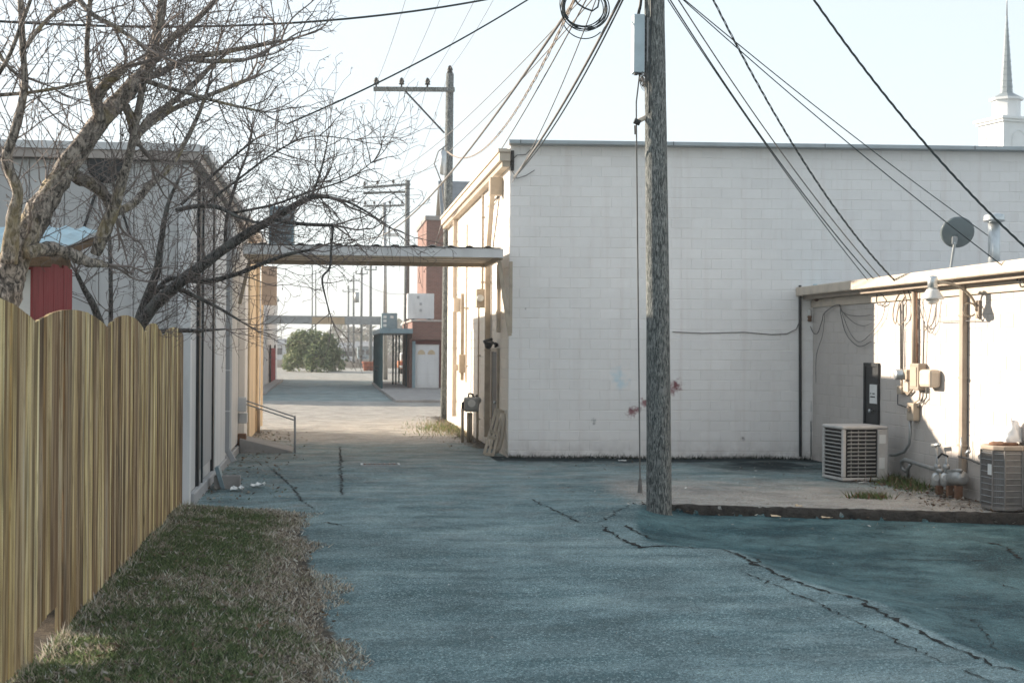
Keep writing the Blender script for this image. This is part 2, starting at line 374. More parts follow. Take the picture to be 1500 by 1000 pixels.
def dseg(x, y, P):
    d = np.full(x.shape, 1e9)
    for (x1, y1), (x2, y2) in zip(P[:-1], P[1:]):
        dx, dy = x2-x1, y2-y1; t = np.clip(((x-x1)*dx+(y-y1)*dy)/(dx*dx+dy*dy+1e-12), 0, 1)
        d = np.minimum(d, np.hypot(x-x1-t*dx, y-y1-t*dy))
    return d
KA = np.array([4.22, 19.62]); KB = np.array([15.2, 16.77])          # the kerb edge of the raised slab
LOTEDGE = [tuple(KA)]+[tuple(atZ(*p)[:2]) for p in ((915,765),(930,790),(975,797),(1060,803),(1095,818),(1150,845),(1210,865),(1265,880),(1310,905),(1360,930),(1440,965),(1500,990))]+[(5.0, 7.5), (5.2, 3)]
LOT = LOTEDGE+[(40, 3), (40, 10.3), tuple(KB)]
GRASS_EDGE = [tuple(atZ(*p)[:2]) for p in ((300,742),(380,748),(438,756),(452,790),(468,850),(486,900),(514,945),(488,985),(440,1060))]
SOIL = [(-2.6, 20.3)]+GRASS_EDGE+[(-.1, 5), (-40, 5), (-40, 20.3)]
def lot_depth(x, y):
    return np.where(inpoly(x, y, LOT), sstep(dseg(x, y, LOTEDGE)/1.1+.06), 0.)
def hgt(x, y):
    x = np.asarray(x, float); y = np.asarray(y, float)
    h = -.125*lot_depth(x, y)
    near = np.exp(-np.maximum(0, y-45)/20)
    h = h+near*(.018*vnoise(x, y, 1.7, 3)+.030*vnoise(x, y, 5.1, 5)+.004*vnoise(x, y, .37, 8))
    s = np.where(inpoly(x, y, SOIL), sstep(dseg(x, y, GRASS_EDGE)/1.5), 0.)
    h = h+s*(.15+.03*vnoise(x, y, .6, 9)) 
    # the patched ramp of asphalt that swells up round the pole
    h = h+.045*np.exp(-(((x-3.55)/.6)**2+((y-18.9)/1.0)**2))
    return h
def axis(lo, hi, step, far_lo, far_hi, g=1.07):
    a = list(np.arange(lo, hi+step*.5, step)); s = step; v = a[0]; pre = []
    while v > far_lo: s *= g; v -= s; pre.append(v)
    s = step; v = a[-1]; post = []
    while v < far_hi: s *= g; v += s; post.append(v)
    return np.array(pre[::-1]+a+post)
gx = axis(-2.6, 10.6, .06, -900, 1200, 1.09); gy = axis(8.2, 34, .07, -60, 4000, 1.035)
GX, GY = np.meshgrid(gx, gy); gxf = GX.ravel(); gyf = GY.ravel(); gz = hgt(gxf, gyf)
nx, ny = len(gx), len(gy)
idx = np.arange(nx*ny).reshape(ny, nx); quads = np.stack([idx[:-1,:-1], idx[:-1,1:], idx[1:,1:], idx[1:,:-1]], -1).reshape(-1, 4)
me = bpy.data.meshes.new('ground'); me.vertices.add(nx*ny); me.vertices.foreach_set('co', np.stack([gxf, gyf, gz], 1).ravel())
me.loops.add(quads.size); me.loops.foreach_set('vertex_index', quads.ravel().astype(np.int32))
me.polygons.add(len(quads)); me.polygons.foreach_set('loop_start', np.arange(0, quads.size, 4, dtype=np.int32))
me.polygons.foreach_set('use_smooth', [True]*len(quads)); me.update(calc_edges=True)
def vattr(name, a): q = me.attributes.new(name, 'FLOAT', 'POINT'); q.data.foreach_set('value', np.clip(a, 0, 1).astype(np.float32))
inl = inpoly(gxf, gyf, LOT)
vattr('lot', np.where(inl, np.clip(dseg(gxf, gyf, LOTEDGE)/.25, 0, 1)*.95, 0))
soil = np.where(inpoly(gxf, gyf, SOIL), np.clip(dseg(gxf, gyf, GRASS_EDGE)/.35+.35, 0, 1), 0)
soil = np.maximum(soil, .62*np.exp(-((gxf+1.75)/.55)**2)*(gyf > 20.3)*(gyf < 38.6)*(.6+.4*vnoise(gxf, gyf, 2.3, 2)))
soil = np.maximum(soil, .75*np.exp(-((gxf-3.45)/.55)**2)*(gyf > 31)*(gyf < 45))
soil = np.maximum(soil, .62*np.exp(-((gxf-9.6)/.75)**2-((gyf-20.7)/1.9)**2))
soil = np.maximum(soil, (gyf > 150)*1.0)
vattr('soil', soil)
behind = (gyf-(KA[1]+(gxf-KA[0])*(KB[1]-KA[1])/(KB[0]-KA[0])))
sand_sunlit = np.where((behind > 0) & (gxf > 3.9), np.clip(1.05-np.abs(behind-1.2)/5.0, 0, 1), 0)*np.clip((gxf-3.9)/.8, 0, 1)
sand_sunlit = np.maximum(sand_sunlit, np.where(inl, 0, np.clip((gyf-13)/16, 0, 1)*.40))
sand_sunlit = np.maximum(sand_sunlit, np.clip((gyf-29)/6, 0, .98)*np.where(gyf > 57, np.where(gyf > 93, .75, np.clip(1-(gyf-57)/3, .30, 1)), 1))  # dusty far alley, with sunlit and shaded bands painted into its paleness
vattr('sand_sunlit', sand_sunlit)
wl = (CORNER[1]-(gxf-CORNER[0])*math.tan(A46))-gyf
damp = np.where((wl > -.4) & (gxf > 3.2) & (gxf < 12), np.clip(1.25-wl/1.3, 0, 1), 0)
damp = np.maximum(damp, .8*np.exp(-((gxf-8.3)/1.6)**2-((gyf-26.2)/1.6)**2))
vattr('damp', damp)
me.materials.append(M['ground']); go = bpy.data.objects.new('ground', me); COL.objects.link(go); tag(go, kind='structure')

def crack(pts, wdt, name='crack', seed=0, jag=.04):
    r = np.random.default_rng(seed); P = np.array([atZ(*p)[:2] for p in pts]); out = []
    for a, b in zip(P[:-1], P[1:]):
        n = max(2, int(np.linalg.norm(b-a)/.07)); out += [a+(b-a)*i/n for i in range(n)]
    out.append(P[-1]); out = np.array(out); out += r.normal(0, jag, out.shape)*.6
    vs = []; n = len(out)
    for i, p in enumerate(out):
        d = out[min(i+1, n-1)]-out[max(i-1, 0)]; d /= np.linalg.norm(d)+1e-9; nn = np.array([-d[1], d[0]])
        wv = wdt*(.15+r.random()**1.6*1.4)*(min(i, n-1-i, 4)/4+.05)
        for s in (-1, 1): q = p+nn*s*wv*.5; vs.append((q[0], q[1], float(hgt(q[0], q[1]))+.008))
    mb = MB(); mb.add(vs, [(2*i, 2*i+1, 2*i+3, 2*i+2) for i in range(n-1)]); o = mb.build(name, M['crack']); tag(o, kind='structure'); return o
for i, (p, wd_) in enumerate((
    ([(880,770),(905,785),(935,800),(975,797),(1060,803),(1080,808),(1095,818),(1150,845),(1180,856),(1210,865),(1265,880),(1290,897),(1310,905),(1360,930),(1400,948),(1440,965),(1500,990)], .055),
    ([(1075,832),(1110,845),(1150,862),(1180,875),(1245,905),(1300,930),(1350,955),(1420,985),(1460,1005)], .022),
    ([(1210,798),(1290,800),(1380,802),(1465,804),(1500,803)], .030),
    ([(915,768),(935,780),(955,786),(985,786)], .05), ([(860,768),(885,765),(905,752),(928,742)], .03),
    ([(590,775),(630,772),(670,773),(690,778)], .03), ([(775,733),(800,745),(830,757),(850,766),(880,770)], .03),
    ([(455,770),(480,768),(500,772),(520,776)], .05), ([(445,786),(475,788),(510,785)], .03), ([(400,690),(430,715),(440,735),(460,748)], .035),
    ([(498,655),(500,680),(500,700),(502,728)], .045),
    ([(1425,776),(1450,780),(1475,785),(1490,800),(1500,806)], .06), ([(1100,812),(1115,820),(1108,826)], .03),
    ([(985,712),(1040,714),(1090,720),(1130,726),(1175,728)], .018), ([(800,700),(850,698),(905,702)], .015), ([(1425,885),(1460,942),(1500,944)], .02), ([(1450,830),(1480,838),(1500,846)], .03))):
    crack(p, wd_*.78, seed=i)

# the worn kerb along the raised slab: a rough dark lip, built as a long uneven bar
mb = MB(); L = np.linalg.norm(KB-KA); kd = (KB-KA)/L; kn = np.array([kd[1], -kd[0]]); n = 150; ring = []
for i in range(n+1):
    s = L*i/n
    for j, (o_, z_) in enumerate(((-.09, .010), (-.03, .014), (.015, .002), (.045, -.05), (.06, -.12), (.075, -.2), (-.09, -.2))):
        q = KA+kd*s+kn*(o_+(rng.normal(0, .018) if 0 < j < 5 else 0)); z0 = float(hgt(*(KA+kd*s-kn*.3))) if j in (0,1,2) else 0
        ring.append((q[0], q[1], z_+z0*.6+(rng.normal(0, .010) if 0 < j < 5 else 0)))
k7 = 7
mb.add(ring, [(i*k7+j, i*k7+(j+1) % k7, (i+1)*k7+(j+1) % k7, (i+1)*k7+j) for i in range(n) for j in range(k7)]+[tuple(range(7)), tuple(n*7+j for j in range(7))])
tag(mb.build('kerb', M['kerb'], smooth=True), kind='structure')

# far pavements
def slab(name, poly, z0, z1, mt):
    mb = MB(); mb.prism([(x, y, 0) for x, y in poly], (0, 0, z0), (0, 0, z1)); return tag(mb.build(name, mt, bevel=.015), kind='structure')
slab('sidewalk', [(2.57, 56.5), (14, 56.2), (14, 72.4), (4.0, 72.4), (4.0, 86), (2.45, 86), (2.4, 78)], -.1, .12, M['concrete'])
slab('sidewalk', [(-3.55, 62), (-2.95, 66), (-3.0, 71), (-3.0, 92), (-3.55, 92)], -.1, .12, M['concrete'])
# long low rise at the horizon
mb = MB(); hx = np.linspace(-420, 520, 80); vs = []
for x in hx: vs += [(x, 640, -1), (x, 700, 3.2+2.2*math.sin(x*.013)+1.2*math.sin(x*.041+1)), (x, 900, -1)]
mb.add(vs, [(3*i+j, 3*i+3+j, 3*i+4+j, 3*i+1+j) for i in range(79) for j in range(2)])
tag(mb.build('hill', M['hill'], smooth=True), kind='structure')

# ------------------------------------------------------------------ block walls
def block_mesh(wd, ht, tint, key, mt, ch=.006, proud=.007):
    """one painted concrete block: a face with four chamfers, x along the wall, -y out of it"""
    me = bpy.data.meshes.new('block')
    a, b = wd/2, ht/2
    v = [(-a,0,-b),(a,0,-b),(a,0,b),(-a,0,b)]+[(-a+ch,-proud,-b+ch),(a-ch,-proud,-b+ch),(a-ch,-proud,b-ch),(-a+ch,-proud,b-ch)]
    f = [(4,5,6,7),(0,1,5,4),(1,2,6,5),(2,3,7,6),(3,0,4,7)]
    me.from_pydata(v, [], f); at = me.attributes.new('tint', 'FLOAT', 'FACE'); at.data.foreach_set('value', [tint]*5)
    me.materials.append(mt); return me, v, f
def block_wall(parent, base, along, out, length, z0, z1, mt, vis, skip=lambda s, z: False, budget=300, hcourse=.2032, wblk=.4064, off=.0, proud=.0062):
    """courses of blocks in running bond; the ones that show largest are parts, the rest one joined part"""
    base = np.array(base, float); along = np.array(along, float); out = np.array(out, float); items = []
    nc = int(math.ceil((z1-z0)/hcourse))
    for c in range(nc):
        zb = z0+c*hcourse; zt = min(z1, zb+hcourse); s = -wblk*(.5 if c % 2 else 0)+off
        while s < length:
            s0, s1 = max(0, s), min(length, s+wblk); s += wblk
            if s1-s0 < .08 or zt-zb < .05: continue
            cs, cz = (s0+s1)/2, (zb+zt)/2
            if skip(cs, cz): continue
            p = base+along*cs; p = np.array([p[0], p[1], cz])
            items.append((np.linalg.norm(p-EYE), vis(p), p, s1-s0, zt-zb))
    order = sorted(range(len(items)), key=lambda i: (not items[i][1], items[i][0]))
    singles = set(order[:budget]); cache = {}; rest = MB(); r = np.random.default_rng(int(length*100))
    ang = math.atan2(along[1], along[0]); pl = world_loc(parent)
    for i, (_, _, p, wd, ht) in enumerate(items):
        t = round(float(r.normal(0, .45))*4)/4; j = .006; dp = proud+.0012*r.integers(0, 3)
        if i in singles:
            key = (round(wd, 3), round(ht, 3), t, dp)
            if key not in cache: cache[key] = block_mesh(wd-j, ht-j, t, key, mt, proud=dp)[0]
            o = bpy.data.objects.new('block', cache[key]); COL.objects.link(o); o.parent = parent
            o.location = (p[0]-pl[0], p[1]-pl[1], p[2]-pl[2]); o.rotation_euler = (0, 0, ang)
            # copies whose outward side would be reversed are turned about
            if (np.array([math.sin(ang), -math.cos(ang), 0])@out) < 0: o.rotation_euler = (0, 0, ang+math.pi)
        else:
            a, b = (wd-j)/2, (ht-j)/2; ch = .006; vs = []
            for dd, k in ((0, 0), (dp, ch)):
                for (u, q) in ((-a+k, -b+k), (a-k, -b+k), (a-k, b-k), (-a+k, b-k)): vs.append(p+along*u+out*dd+np.array([0, 0, q]))
            rest.add(vs, [(4,5,6,7),(0,1,5,4),(1,2,6,5),(2,3,7,6),(3,0,4,7)], t)
    if rest.v: tag(rest.build('block_courses', mt, parent), kind='stuff')

def pxof(p):
    v = np.array(p)-EYE; z = v@FWD; return 750+F*(v@RIGHT)/z, 500-F*(v@UP)/z
def inframe(p):
    x, y = pxof(p); return -8 < x < 1508 and -8 < y < 1008

# ------------------------------------------------------------------ large white block building on the right of the alley
ZT = 6.28
rb = thing('block_building', 'tall white painted concrete block building with a bare wall behind the utility pole', 'building', CORNER)
LEN = 19.0; endp = CORNER+WD*LEN; BACK = 43.2
foot = [CORNER, endp, np.array([endp[0]+3, BACK, 0]), np.array([CORNER[0]+.02, BACK, 0])]
mb = MB(); mb.prism([(p[0], p[1], 0) for p in foot], (0, 0, -.4), (0, 0, ZT-.02)); mb.build('wall', M['white'], rb)
block_wall(rb, CORNER, WD, WN, LEN, -.25, ZT-.02, M['white'], lambda p: inframe(p) and not (p[0] > 9.7 and p[2] < 3.5),
           skip=lambda s, z: s > 11.2 or (s > 6.25 and z < 3.2 and (CORNER+WD*s)[0] > 9.75))
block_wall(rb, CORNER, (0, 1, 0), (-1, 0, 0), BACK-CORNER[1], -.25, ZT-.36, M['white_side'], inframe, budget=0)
mb = MB(); a = CORNER+WN*.05-WD*.03; mb.beam(a+[0, 0, ZT+.015], endp+WN*.05+[0, 0, ZT+.015], .42, .075); mb.build('coping', M['coping'], rb, bevel=.006)
mb = MB()
for i in range(5): s = .2+i*3.05; p = CORNER+WD*s+WN*.268; mb.beam(p+[0, 0, ZT-.022], p+[0, 0, ZT+.054], .012, .006, WN)
mb.build('coping_joint', M['dark_metal'], rb)
# long eaves gutter of the side that faces the alley
mb = MB(); x0 = CORNER[0]-.23
mb.box(x0, CORNER[0]-.012, 28.05, BACK, ZT-.36, ZT-.19); mb.build('gutter', M['tan_light'], rb, bevel=.01)
mb = MB(); mb.box(x0+.06, CORNER[0]-.012, 28.08, BACK, ZT-.47, ZT-.365); mb.build('fascia', M['tan'], rb)
mb = MB(); mb.box(x0-.03, CORNER[0]-.01, 28.0, BACK, ZT-.185, ZT-.12); mb.build('eave_edge', M['tan_light'], rb)
# dark doorway and its jambs on the alley side
XW = CORNER[0]
mb = MB(); ya = atX(731, 600, XW)[1]; yb = ya+.95
mb.box(XW-.045, XW-.012, ya, yb, .08, 2.12); door = mb.build('door', M['dark_metal'], rb)
mb = MB()
for (q0, q1, z0_, z1_) in ((ya-.09, ya-.003, .02, 2.2), (yb+.003, yb+.09, .02, 2.2), (ya, yb, 2.125, 2.2)): mb.box(XW-.06, XW-.013, q0, q1, z0_, z1_)
mb.build('frame', M['tan'], door)
mb = MB(); mb.lathe((XW-.055, ya+.12, 1.05), ((.0, -.05), (.03, -.045), (.035, -.01), (.012, 0), (.012, .015)), 10, 'x'); mb.build('handle', M['galv'], door, True)
# pipes, conduits and boxes of the alley side: all fixed to the wall, so parts of the building
def side_pipe(px, y_top, y_bot, r, mt, name='conduit', off=.06, sq=False):
    yy = atX(px, 508, XW-off)[1]; zt = atX(px, y_top, XW-off)[2]; zb = atX(px, y_bot, XW-off)[2]; mb = MB()
    if sq: mb.box(XW-off-r, XW-off+r, yy-r, yy+r, zb, zt)
    else: mb.tube([(XW-off, yy, zb), (XW-off, yy, zt)], r, 8)
    z = zb+.4
    while z < zt-.2:
        mb.box(XW-off-r-.008, XW-.01, yy-r-.012, yy+r+.012, z, z+.035); z += 1.5
    return mb.build(name, mt, rb)
side_pipe(706, 287, 440, .028, M['tan']); side_pipe(683, 330, 560, .022, M['tan_light']); side_pipe(714, 385, 640, .06, M['tan'], 'downspout', .085, True)
side_pipe(730, 388, 487, .045, M['tan_light'], 'conduit', .07); side_pipe(665.5, 322, 690-80, .055, M['tan_light'], 'downspout', .08, True)
side_pipe(677, 430, 557, .05, M['tan'], 'conduit', .08); side_pipe(701, 450, 640, .02, M['tan'])
def side_box(px0, px1, py0, py1, dep, mt, name='meter_box'):
    y0 = atX((px0+px1)/2, 508, XW-dep/2)[1]; zt = atX(px0, py0, XW-dep)[2]; zb = atX(px0, py1, XW-dep)[2]; wd = .16
    mb = MB(); mb.box(XW-dep, XW-.008, y0-wd, y0+wd, zb, zt); o = mb.build(name, mt, rb, bevel=.012)
    return o, y0, zb, zt
o, y0, zb, zt = side_box(696, 713, 424, 451, .24, M['tan']); mb = MB(); mb.lathe((XW-.16, y0-.16, (zb+zt)/2), ((.075, -.07), (.08, -.02), (.08, 0)), 14, 'y'); mb.build('dial', M['galv'], o)
side_box(666, 672, 436, 456, .2, M['tan_light']); side_box(673, 681, 519, 546, .18, M['tan'], 'junction_box'); side_box(664, 671, 534, 543, .2, M['tan_light'], 'junction_box')
# slanting boxed duct with its hood
p0 = atX(722, 272, XW-.16); p1 = atX(715.5, 362, XW-.10)
mb = MB(); mb.beam(p0, p1, .13, .10, (1, 0, 0)); dk = mb.build('cable_duct', M['tan_light'], rb); mb = MB(); q = atX(726, 275, XW-.15); mb.box(XW-.28, XW-.01, q[1]-.14, q[1]+.14, q[2]-.16, q[2]+.2); mb.build('hood', M['tan'], dk, bevel=.01)
# twin flood lamps
q = atX(728, 503, XW-.03); fl = MB(); fl.lathe((XW-.012-.04, q[1], q[2]-.03), ((.06, -.03), (.06, .0), (.03, .04)), 10, 'x'); fb = fl.build('flood_lamp', M['dark_metal'], rb, True)
for s in (-1, 1):
    mb = MB(); c = np.array([XW-.19, q[1]+s*.13, q[2]+.02+s*.03]); d = np.array([-.5, s*.25-.35, -.35]); d /= np.linalg.norm(d)
    mb.tube([c-d*.09, c-d*.03, c+d*.06, c+d*.10], [.03, .05, .075, .08], 12); mb.tube([(XW-.05, q[1], q[2]-.02), c-d*.05], .012, 6); mb.build('lamp_head', M['dark_metal'], fb, True)
# thin cable stapled across the bare wall
mb = MB(); P = [onwall(985, 486, .02), onwall(1030, 488, .018), onwall(1090, 486.5, .018), onwall(1130, 490, .02), onwall(1152, 489, .02), onwall(1166, 482, .025), onwall(1171, 470, .03), onwall(1172, 430, .03)]
mb.tube(P, .009, 5); mb.build('cable', M['cable_grey'], rb)
# upright pipe in the corner of the two buildings
mb = MB(); mb.tube([onwall(1171, 418, .05), onwall(1171.5, 668, .05)], .03, 6); mb.build('conduit', M['dark_metal'], rb)

# ------------------------------------------------------------------ low block shed on the right
SY0, SY1 = 13.0, 27.72; SZ = 3.42
sh = thing('low_block_building', 'low cream painted block building with sunlit wall, meters and a small dark doorway', 'building', (SHX, 20, 0))
mb = MB(); mb.box(SHX, SHX+9, SY0, SY1, -.4, SZ-.05); mb.build('wall', M['shed'], sh)
dy0, dy1 = atX(1289.5, 580, SHX)[1], atX(1268, 580, SHX)[1]; dzt = atX(1268, 531, SHX)[2]
block_wall(sh, (SHX, SY0, 0), (0, 1, 0), (-1, 0, 0), SY1-SY0, -.3, SZ-.25, M['shed'], inframe, skip=lambda s, z: s < 4.6 or (dy0-.05 < SY0+s < dy1+.05 and z < dzt), off=.1, proud=.0036)
mb = MB(); mb.box(SHX-.22, SHX+9, SY0-.2, SY1-.02, SZ-.045, SZ+.02); mb.build('roof', M['roofing'], sh)
mb = MB(); mb.box(SHX-.36, SHX-.222, SY0-.25, SY1+.05, SZ-.13, SZ+.045); mb.build('gutter', M['tan_light'], sh, bevel=.02)
mb = MB(); mb.box(SHX-.218, SHX-.015, SY0, SY1-.02, SZ-.20, SZ-.05); mb.build('soffit', M['taupe'], sh)
mb = MB(); mb.box(SHX-.05, SHX-.012, SY0, SY1-.02, SZ-.36, SZ-.205); mb.build('frieze_board', M['tan_light'], sh, bevel=.006)
# the dark doorway: recess, frame, door leaf and the notice stuck on it
mb = MB(); mb.box(SHX-.028, SHX-.004, dy0+.07, dy1-.07, .1, dzt-.07); dr = mb.build('door', M['dark_metal'], sh)
mb = MB()
for b_ in ((dy0, dy0+.068, .02, dzt), (dy1-.068, dy1, .02, dzt), (dy0+.07, dy1-.07, dzt-.068, dzt)): mb.box(SHX-.05, SHX-.003, *b_[:2], *b_[2:])
mb.build('frame', M['dark_metal'], dr, bevel=.006)
nz1, nz0 = atX(1285, 563, SHX)[2], atX(1285, 591, SHX)[2]; ny0 = dy0+.02
mb = MB(); mb.box(SHX-.058, SHX-.052, ny0, ny0+.34, nz0, nz1); nt_ = mb.build('notice', M['paper'], dr)
mb = MB()
for i, (a_, b_, c_) in enumerate(((.45, .10, .2), (.45, .26, .30), (.62, .08, .26), (.62, .22, .3))): mb.box(SHX-.061, SHX-.0585, ny0+b_, ny0+c_, nz1-(nz1-nz0)*(a_+.06), nz1-(nz1-nz0)*a_)
mb.build('print', M['black'], nt_)
mb = MB(); hp = atX(1281, 602, SHX-.05); mb.lathe((SHX-.075, dy0+.28, hp[2]), ((.03, -.03), (.035, 0), (.014, .02), (.014, .05)), 10, 'x'); mb.build('handle', M['galv'], dr, True)
def wall_pt(px, py, out=0.): return atX(px, py, SHX-out)
# downspouts
def spout(px, y0, y1, mt, wd=.045):
    yy = wall_pt(px, 500, .07)[1]; zt = SZ-.14; mb = MB(); zb = .06
    mb.box(SHX-.10, SHX-.018, yy-wd, yy+wd, zb+.12, zt)
    mb.beam((SHX-.06, yy, zb+.17), (SHX-.2, yy, zb), .082, .08, (0, 1, 0)); mb.beam((SHX-.06, yy, zt-.05), (SHX-.28, yy, zt+.06), .08, .08, (0, 1, 0)); o = mb.build('downspout', mt, sh, bevel=.006)
    for z in (zt-.55, zt-1.5, .75): mb = MB(); mb.box(SHX-.108, SHX-.013, yy-wd-.02, yy+wd+.02, z, z+.03); mb.build('strap', mt, o)
spout(1178, 430, 668, M['teal_metal'], .04); spout(1410, 402, 725, M['taupe'], .06)
# service boxes and their conduits
def sbox(name, x0, x1, y0, y1, dep, mt, bev=.02):
    ya, yb = wall_pt(x1, 540, dep)[1], wall_pt(x0, 540, dep)[1]; zt, zb = wall_pt((x0+x1)/2, y0, dep)[2], wall_pt((x0+x1)/2, y1, dep)[2]
    mb = MB(); mb.box(SHX-dep, SHX-.01, ya, yb, zb, zt); return mb.build(name, mt, sh, bevel=bev), (ya+yb)/2, zb, zt
def glass_dial(o, yy, z, dep, r=.085):
    mb = MB(); mb.lathe((SHX-dep-.002, yy, z), ((r*.8, -.12), (r, -.10), (r, -.01), (r*1.15, 0)), 16, 'x'); mb.build('meter_dial', M['galv'], o, True)
o, yy, zb, zt = sbox('meter_box', 1314, 1328, 541, 556, .14, M['tan']); glass_dial(o, yy, (zb+zt)/2, .14)
o, yy, zb, zt = sbox('service_box', 1332, 1345, 532, 571, .16, M['taupe'])
mb = MB(); mb.box(SHX-.172, SHX-.163, yy-.12, yy+.12, zb+.06, zt-.06); mb.build('cover', M['tan'], o)
o, yy, zb, zt = sbox('meter_box', 1345, 1361, 541, 567, .22, M['tan_light'], .05)
sbox('junction_box', 1313, 1320, 565, 577, .1, M['tan']); sbox('junction_box', 1322, 1330, 560, 575, .07, M['tan_light']); o, yy, zb, zt = sbox('switch_box', 1328, 1338, 590, 616, .13, M['tan'])
mb = MB(); mb.box(SHX-.17, SHX-.132, yy-.03, yy+.03, zb+.15, zb+.24); mb.build('lever', M['taupe'], o)
def spipe(pts, r, mt, out=.05, n=6, name='conduit'):
    mb = MB(); mb.tube([wall_pt(*p, out) for p in pts], r, n); return mb.build(name, mt, sh, True)
spipe([(1339.5, 425), (1339.5, 533)], .05, M['taupe'], .07, 4); spipe([(1319, 445), (1319.5, 480), (1320, 541)], .018, M['cable_grey']); spipe([(1322.5, 440), (1322, 541)], .012, M['cable_grey'])
spipe([(1354, 470), (1353, 500), (1352, 541)], .012, M['cable_grey']); spipe([(1343, 428), (1343.5, 533)], .014, M['rust'], .09)
spipe([(1321, 556), (1321, 566)], .02, M['tan']); spipe([(1336, 571), (1330, 578), (1324, 572)], .02, M['tan'])
spipe([(1348, 567), (1347, 585), (1336, 592)], .014, M['tan']); spipe([(1352, 567), (1352, 580), (1345, 596), (1338, 600)], .012, M['cable_grey']); spipe([(1357, 567), (1357, 582), (1350, 590), (1346, 583)], .012, M['cable_grey'])
spipe([(1315, 577), (1315, 592), (1327, 596)], .012, M['cable_grey'], .04)
spipe([(1333, 616), (1333.5, 635), (1332, 650), (1325, 661), (1312, 666), (1304, 666)], .026, M['grey_metal'], .09, 8)
spipe([(1188, 440), (1188, 668)], .016, M['grey_metal'], .03, 5)
# loose wiring under the eaves
def loop(pts, r=.009, mt='cable_grey', out=.06, name='loose_wire'):
    P = [np.array(wall_pt(*p, out)) for p in pts]; Q = []
    for i in range(len(P)-1):
        a, b, c, d = P[max(i-1, 0)], P[i], P[i+1], P[min(i+2, len(P)-1)]
        for t in np.linspace(0, 1, 6, endpoint=False): Q.append(.5*((2*b)+(c-a)*t+(2*a-5*b+4*c-d)*t*t+(3*b-a-3*c+d)*t**3))
    Q.append(P[-1]); mb = MB(); mb.tube(Q, r, 5); return mb.build(name, M[mt], sh, True)
loop([(1187, 478), (1192, 488), (1198, 487), (1204, 470), (1208, 458), (1228, 446), (1232, 462), (1240, 490), (1258, 507), (1276, 500)]); loop([(1208, 458), (1205, 490), (1196, 520), (1195, 560)], .006)
loop([(1230, 446), (1236, 458), (1255, 463), (1277, 461)], .006); loop([(1232, 455), (1250, 472), (1265, 477), (1277, 473)], .006); loop([(1230, 448), (1245, 487), (1262, 500), (1290, 470), (1297, 445)], .006)
loop([(1285, 426), (1284, 443), (1292, 447), (1298, 440), (1289, 430)], .01); loop([(1321, 424), (1312, 440), (1308, 462), (1312, 474), (1316, 452), (1325, 435)], .011, 'taupe'); loop([(1322, 424), (1327, 440), (1327, 465), (1320, 475)], .009, 'taupe')
loop([(1330, 425), (1336, 450), (1333, 470)], .008); loop([(1345, 440), (1352, 468), (1357, 480), (1368, 470), (1373, 438)], .008); loop([(1352, 470), (1362, 488), (1370, 476), (1372, 440)], .006); loop([(1352, 466), (1355, 484), (1360, 470), (1366, 438)], .008, 'taupe')
loop([(1284, 430), (1300, 428), (1320, 423), (1345, 425), (1358, 421)], .012, 'taupe', .09); loop([(1375, 471), (1412, 470), (1440, 469)], .006); loop([(1418, 412), (1450, 407), (1500, 402)], .012, 'taupe', .07)
loop([(1495, 390), (1490, 400), (1491, 412), (1500, 414)], .012, 'dark_metal', .12); loop([(1500, 407), (1494, 411), (1496, 420), (1503, 418)], .012, 'dark_metal', .12)
# small bracket insulators
for (px, py, mt_) in ((1196, 436, 'rust'), (1186, 458, 'white_metal'), (1186, 466, 'rust')):
    mb = MB(); p = wall_pt(px, py, .08); mb.lathe(p, ((.02, -.07), (.05, -.05), (.035, -.01), (.05, .03), (.02, .07)), 8); mb.build('insulator', M[mt_], sh, True)
# curved arm lamp
lt = thing('wall_lamp', 'outdoor lamp with white bowl shade on a curved scroll arm over the sunlit wall', 'lamp', wall_pt(1433, 450))
yl = wall_pt(1433, 450, .03)[1]; zl = wall_pt(1433, 450)[2]
mb = MB(); arm = []
for t in np.linspace(0, 1, 15): a = t*math.pi*.52; arm.append((SHX-.06-.40*(1-math.cos(a))*1.1-.10*t*t, yl+.12*t, zl-.05+.42*math.sin(a)))
mb.tube(arm, .022, 8); mb.build('arm', M['tan'], lt, True)
mb = MB(); mb.tube([(SHX-.16+.1*math.cos(a), yl+.01, zl-.04+.1*math.sin(a)) for a in np.linspace(-.2, 5.6, 26)], .014, 6); mb.build('scroll', M['tan'], lt, True)
mb = MB(); mb.box(SHX-.05, SHX-.01, yl-.05, yl+.05, zl-.17, zl+.1); mb.build('mount_plate', M['taupe'], lt, bevel=.006)
e = np.array(arm[-1]); hd = np.array([e[0]-.06, e[1]+.02, e[2]-.02])
mb = MB(); mb.lathe(hd, ((.02, .12), (.06, .11), (.075, .08), (.075, -.06), (.05, -.08)), 14); mb.build('lamp_cap', M['galv'], lt, True)
mb = MB(); mb.lathe(hd, ((.085, -.082), (.10, -.11), (.165, -.21), (.17, -.235), (.14, -.235)), 18); mb.build('lamp_shade', M['white_metal'], lt, True)
mb = MB(); mb.lathe(hd, ((.09, -.237), (.10, -.26), (.06, -.30), (.01, -.31)), 12); mb.build('bulb', M['white_metal'], lt, True)

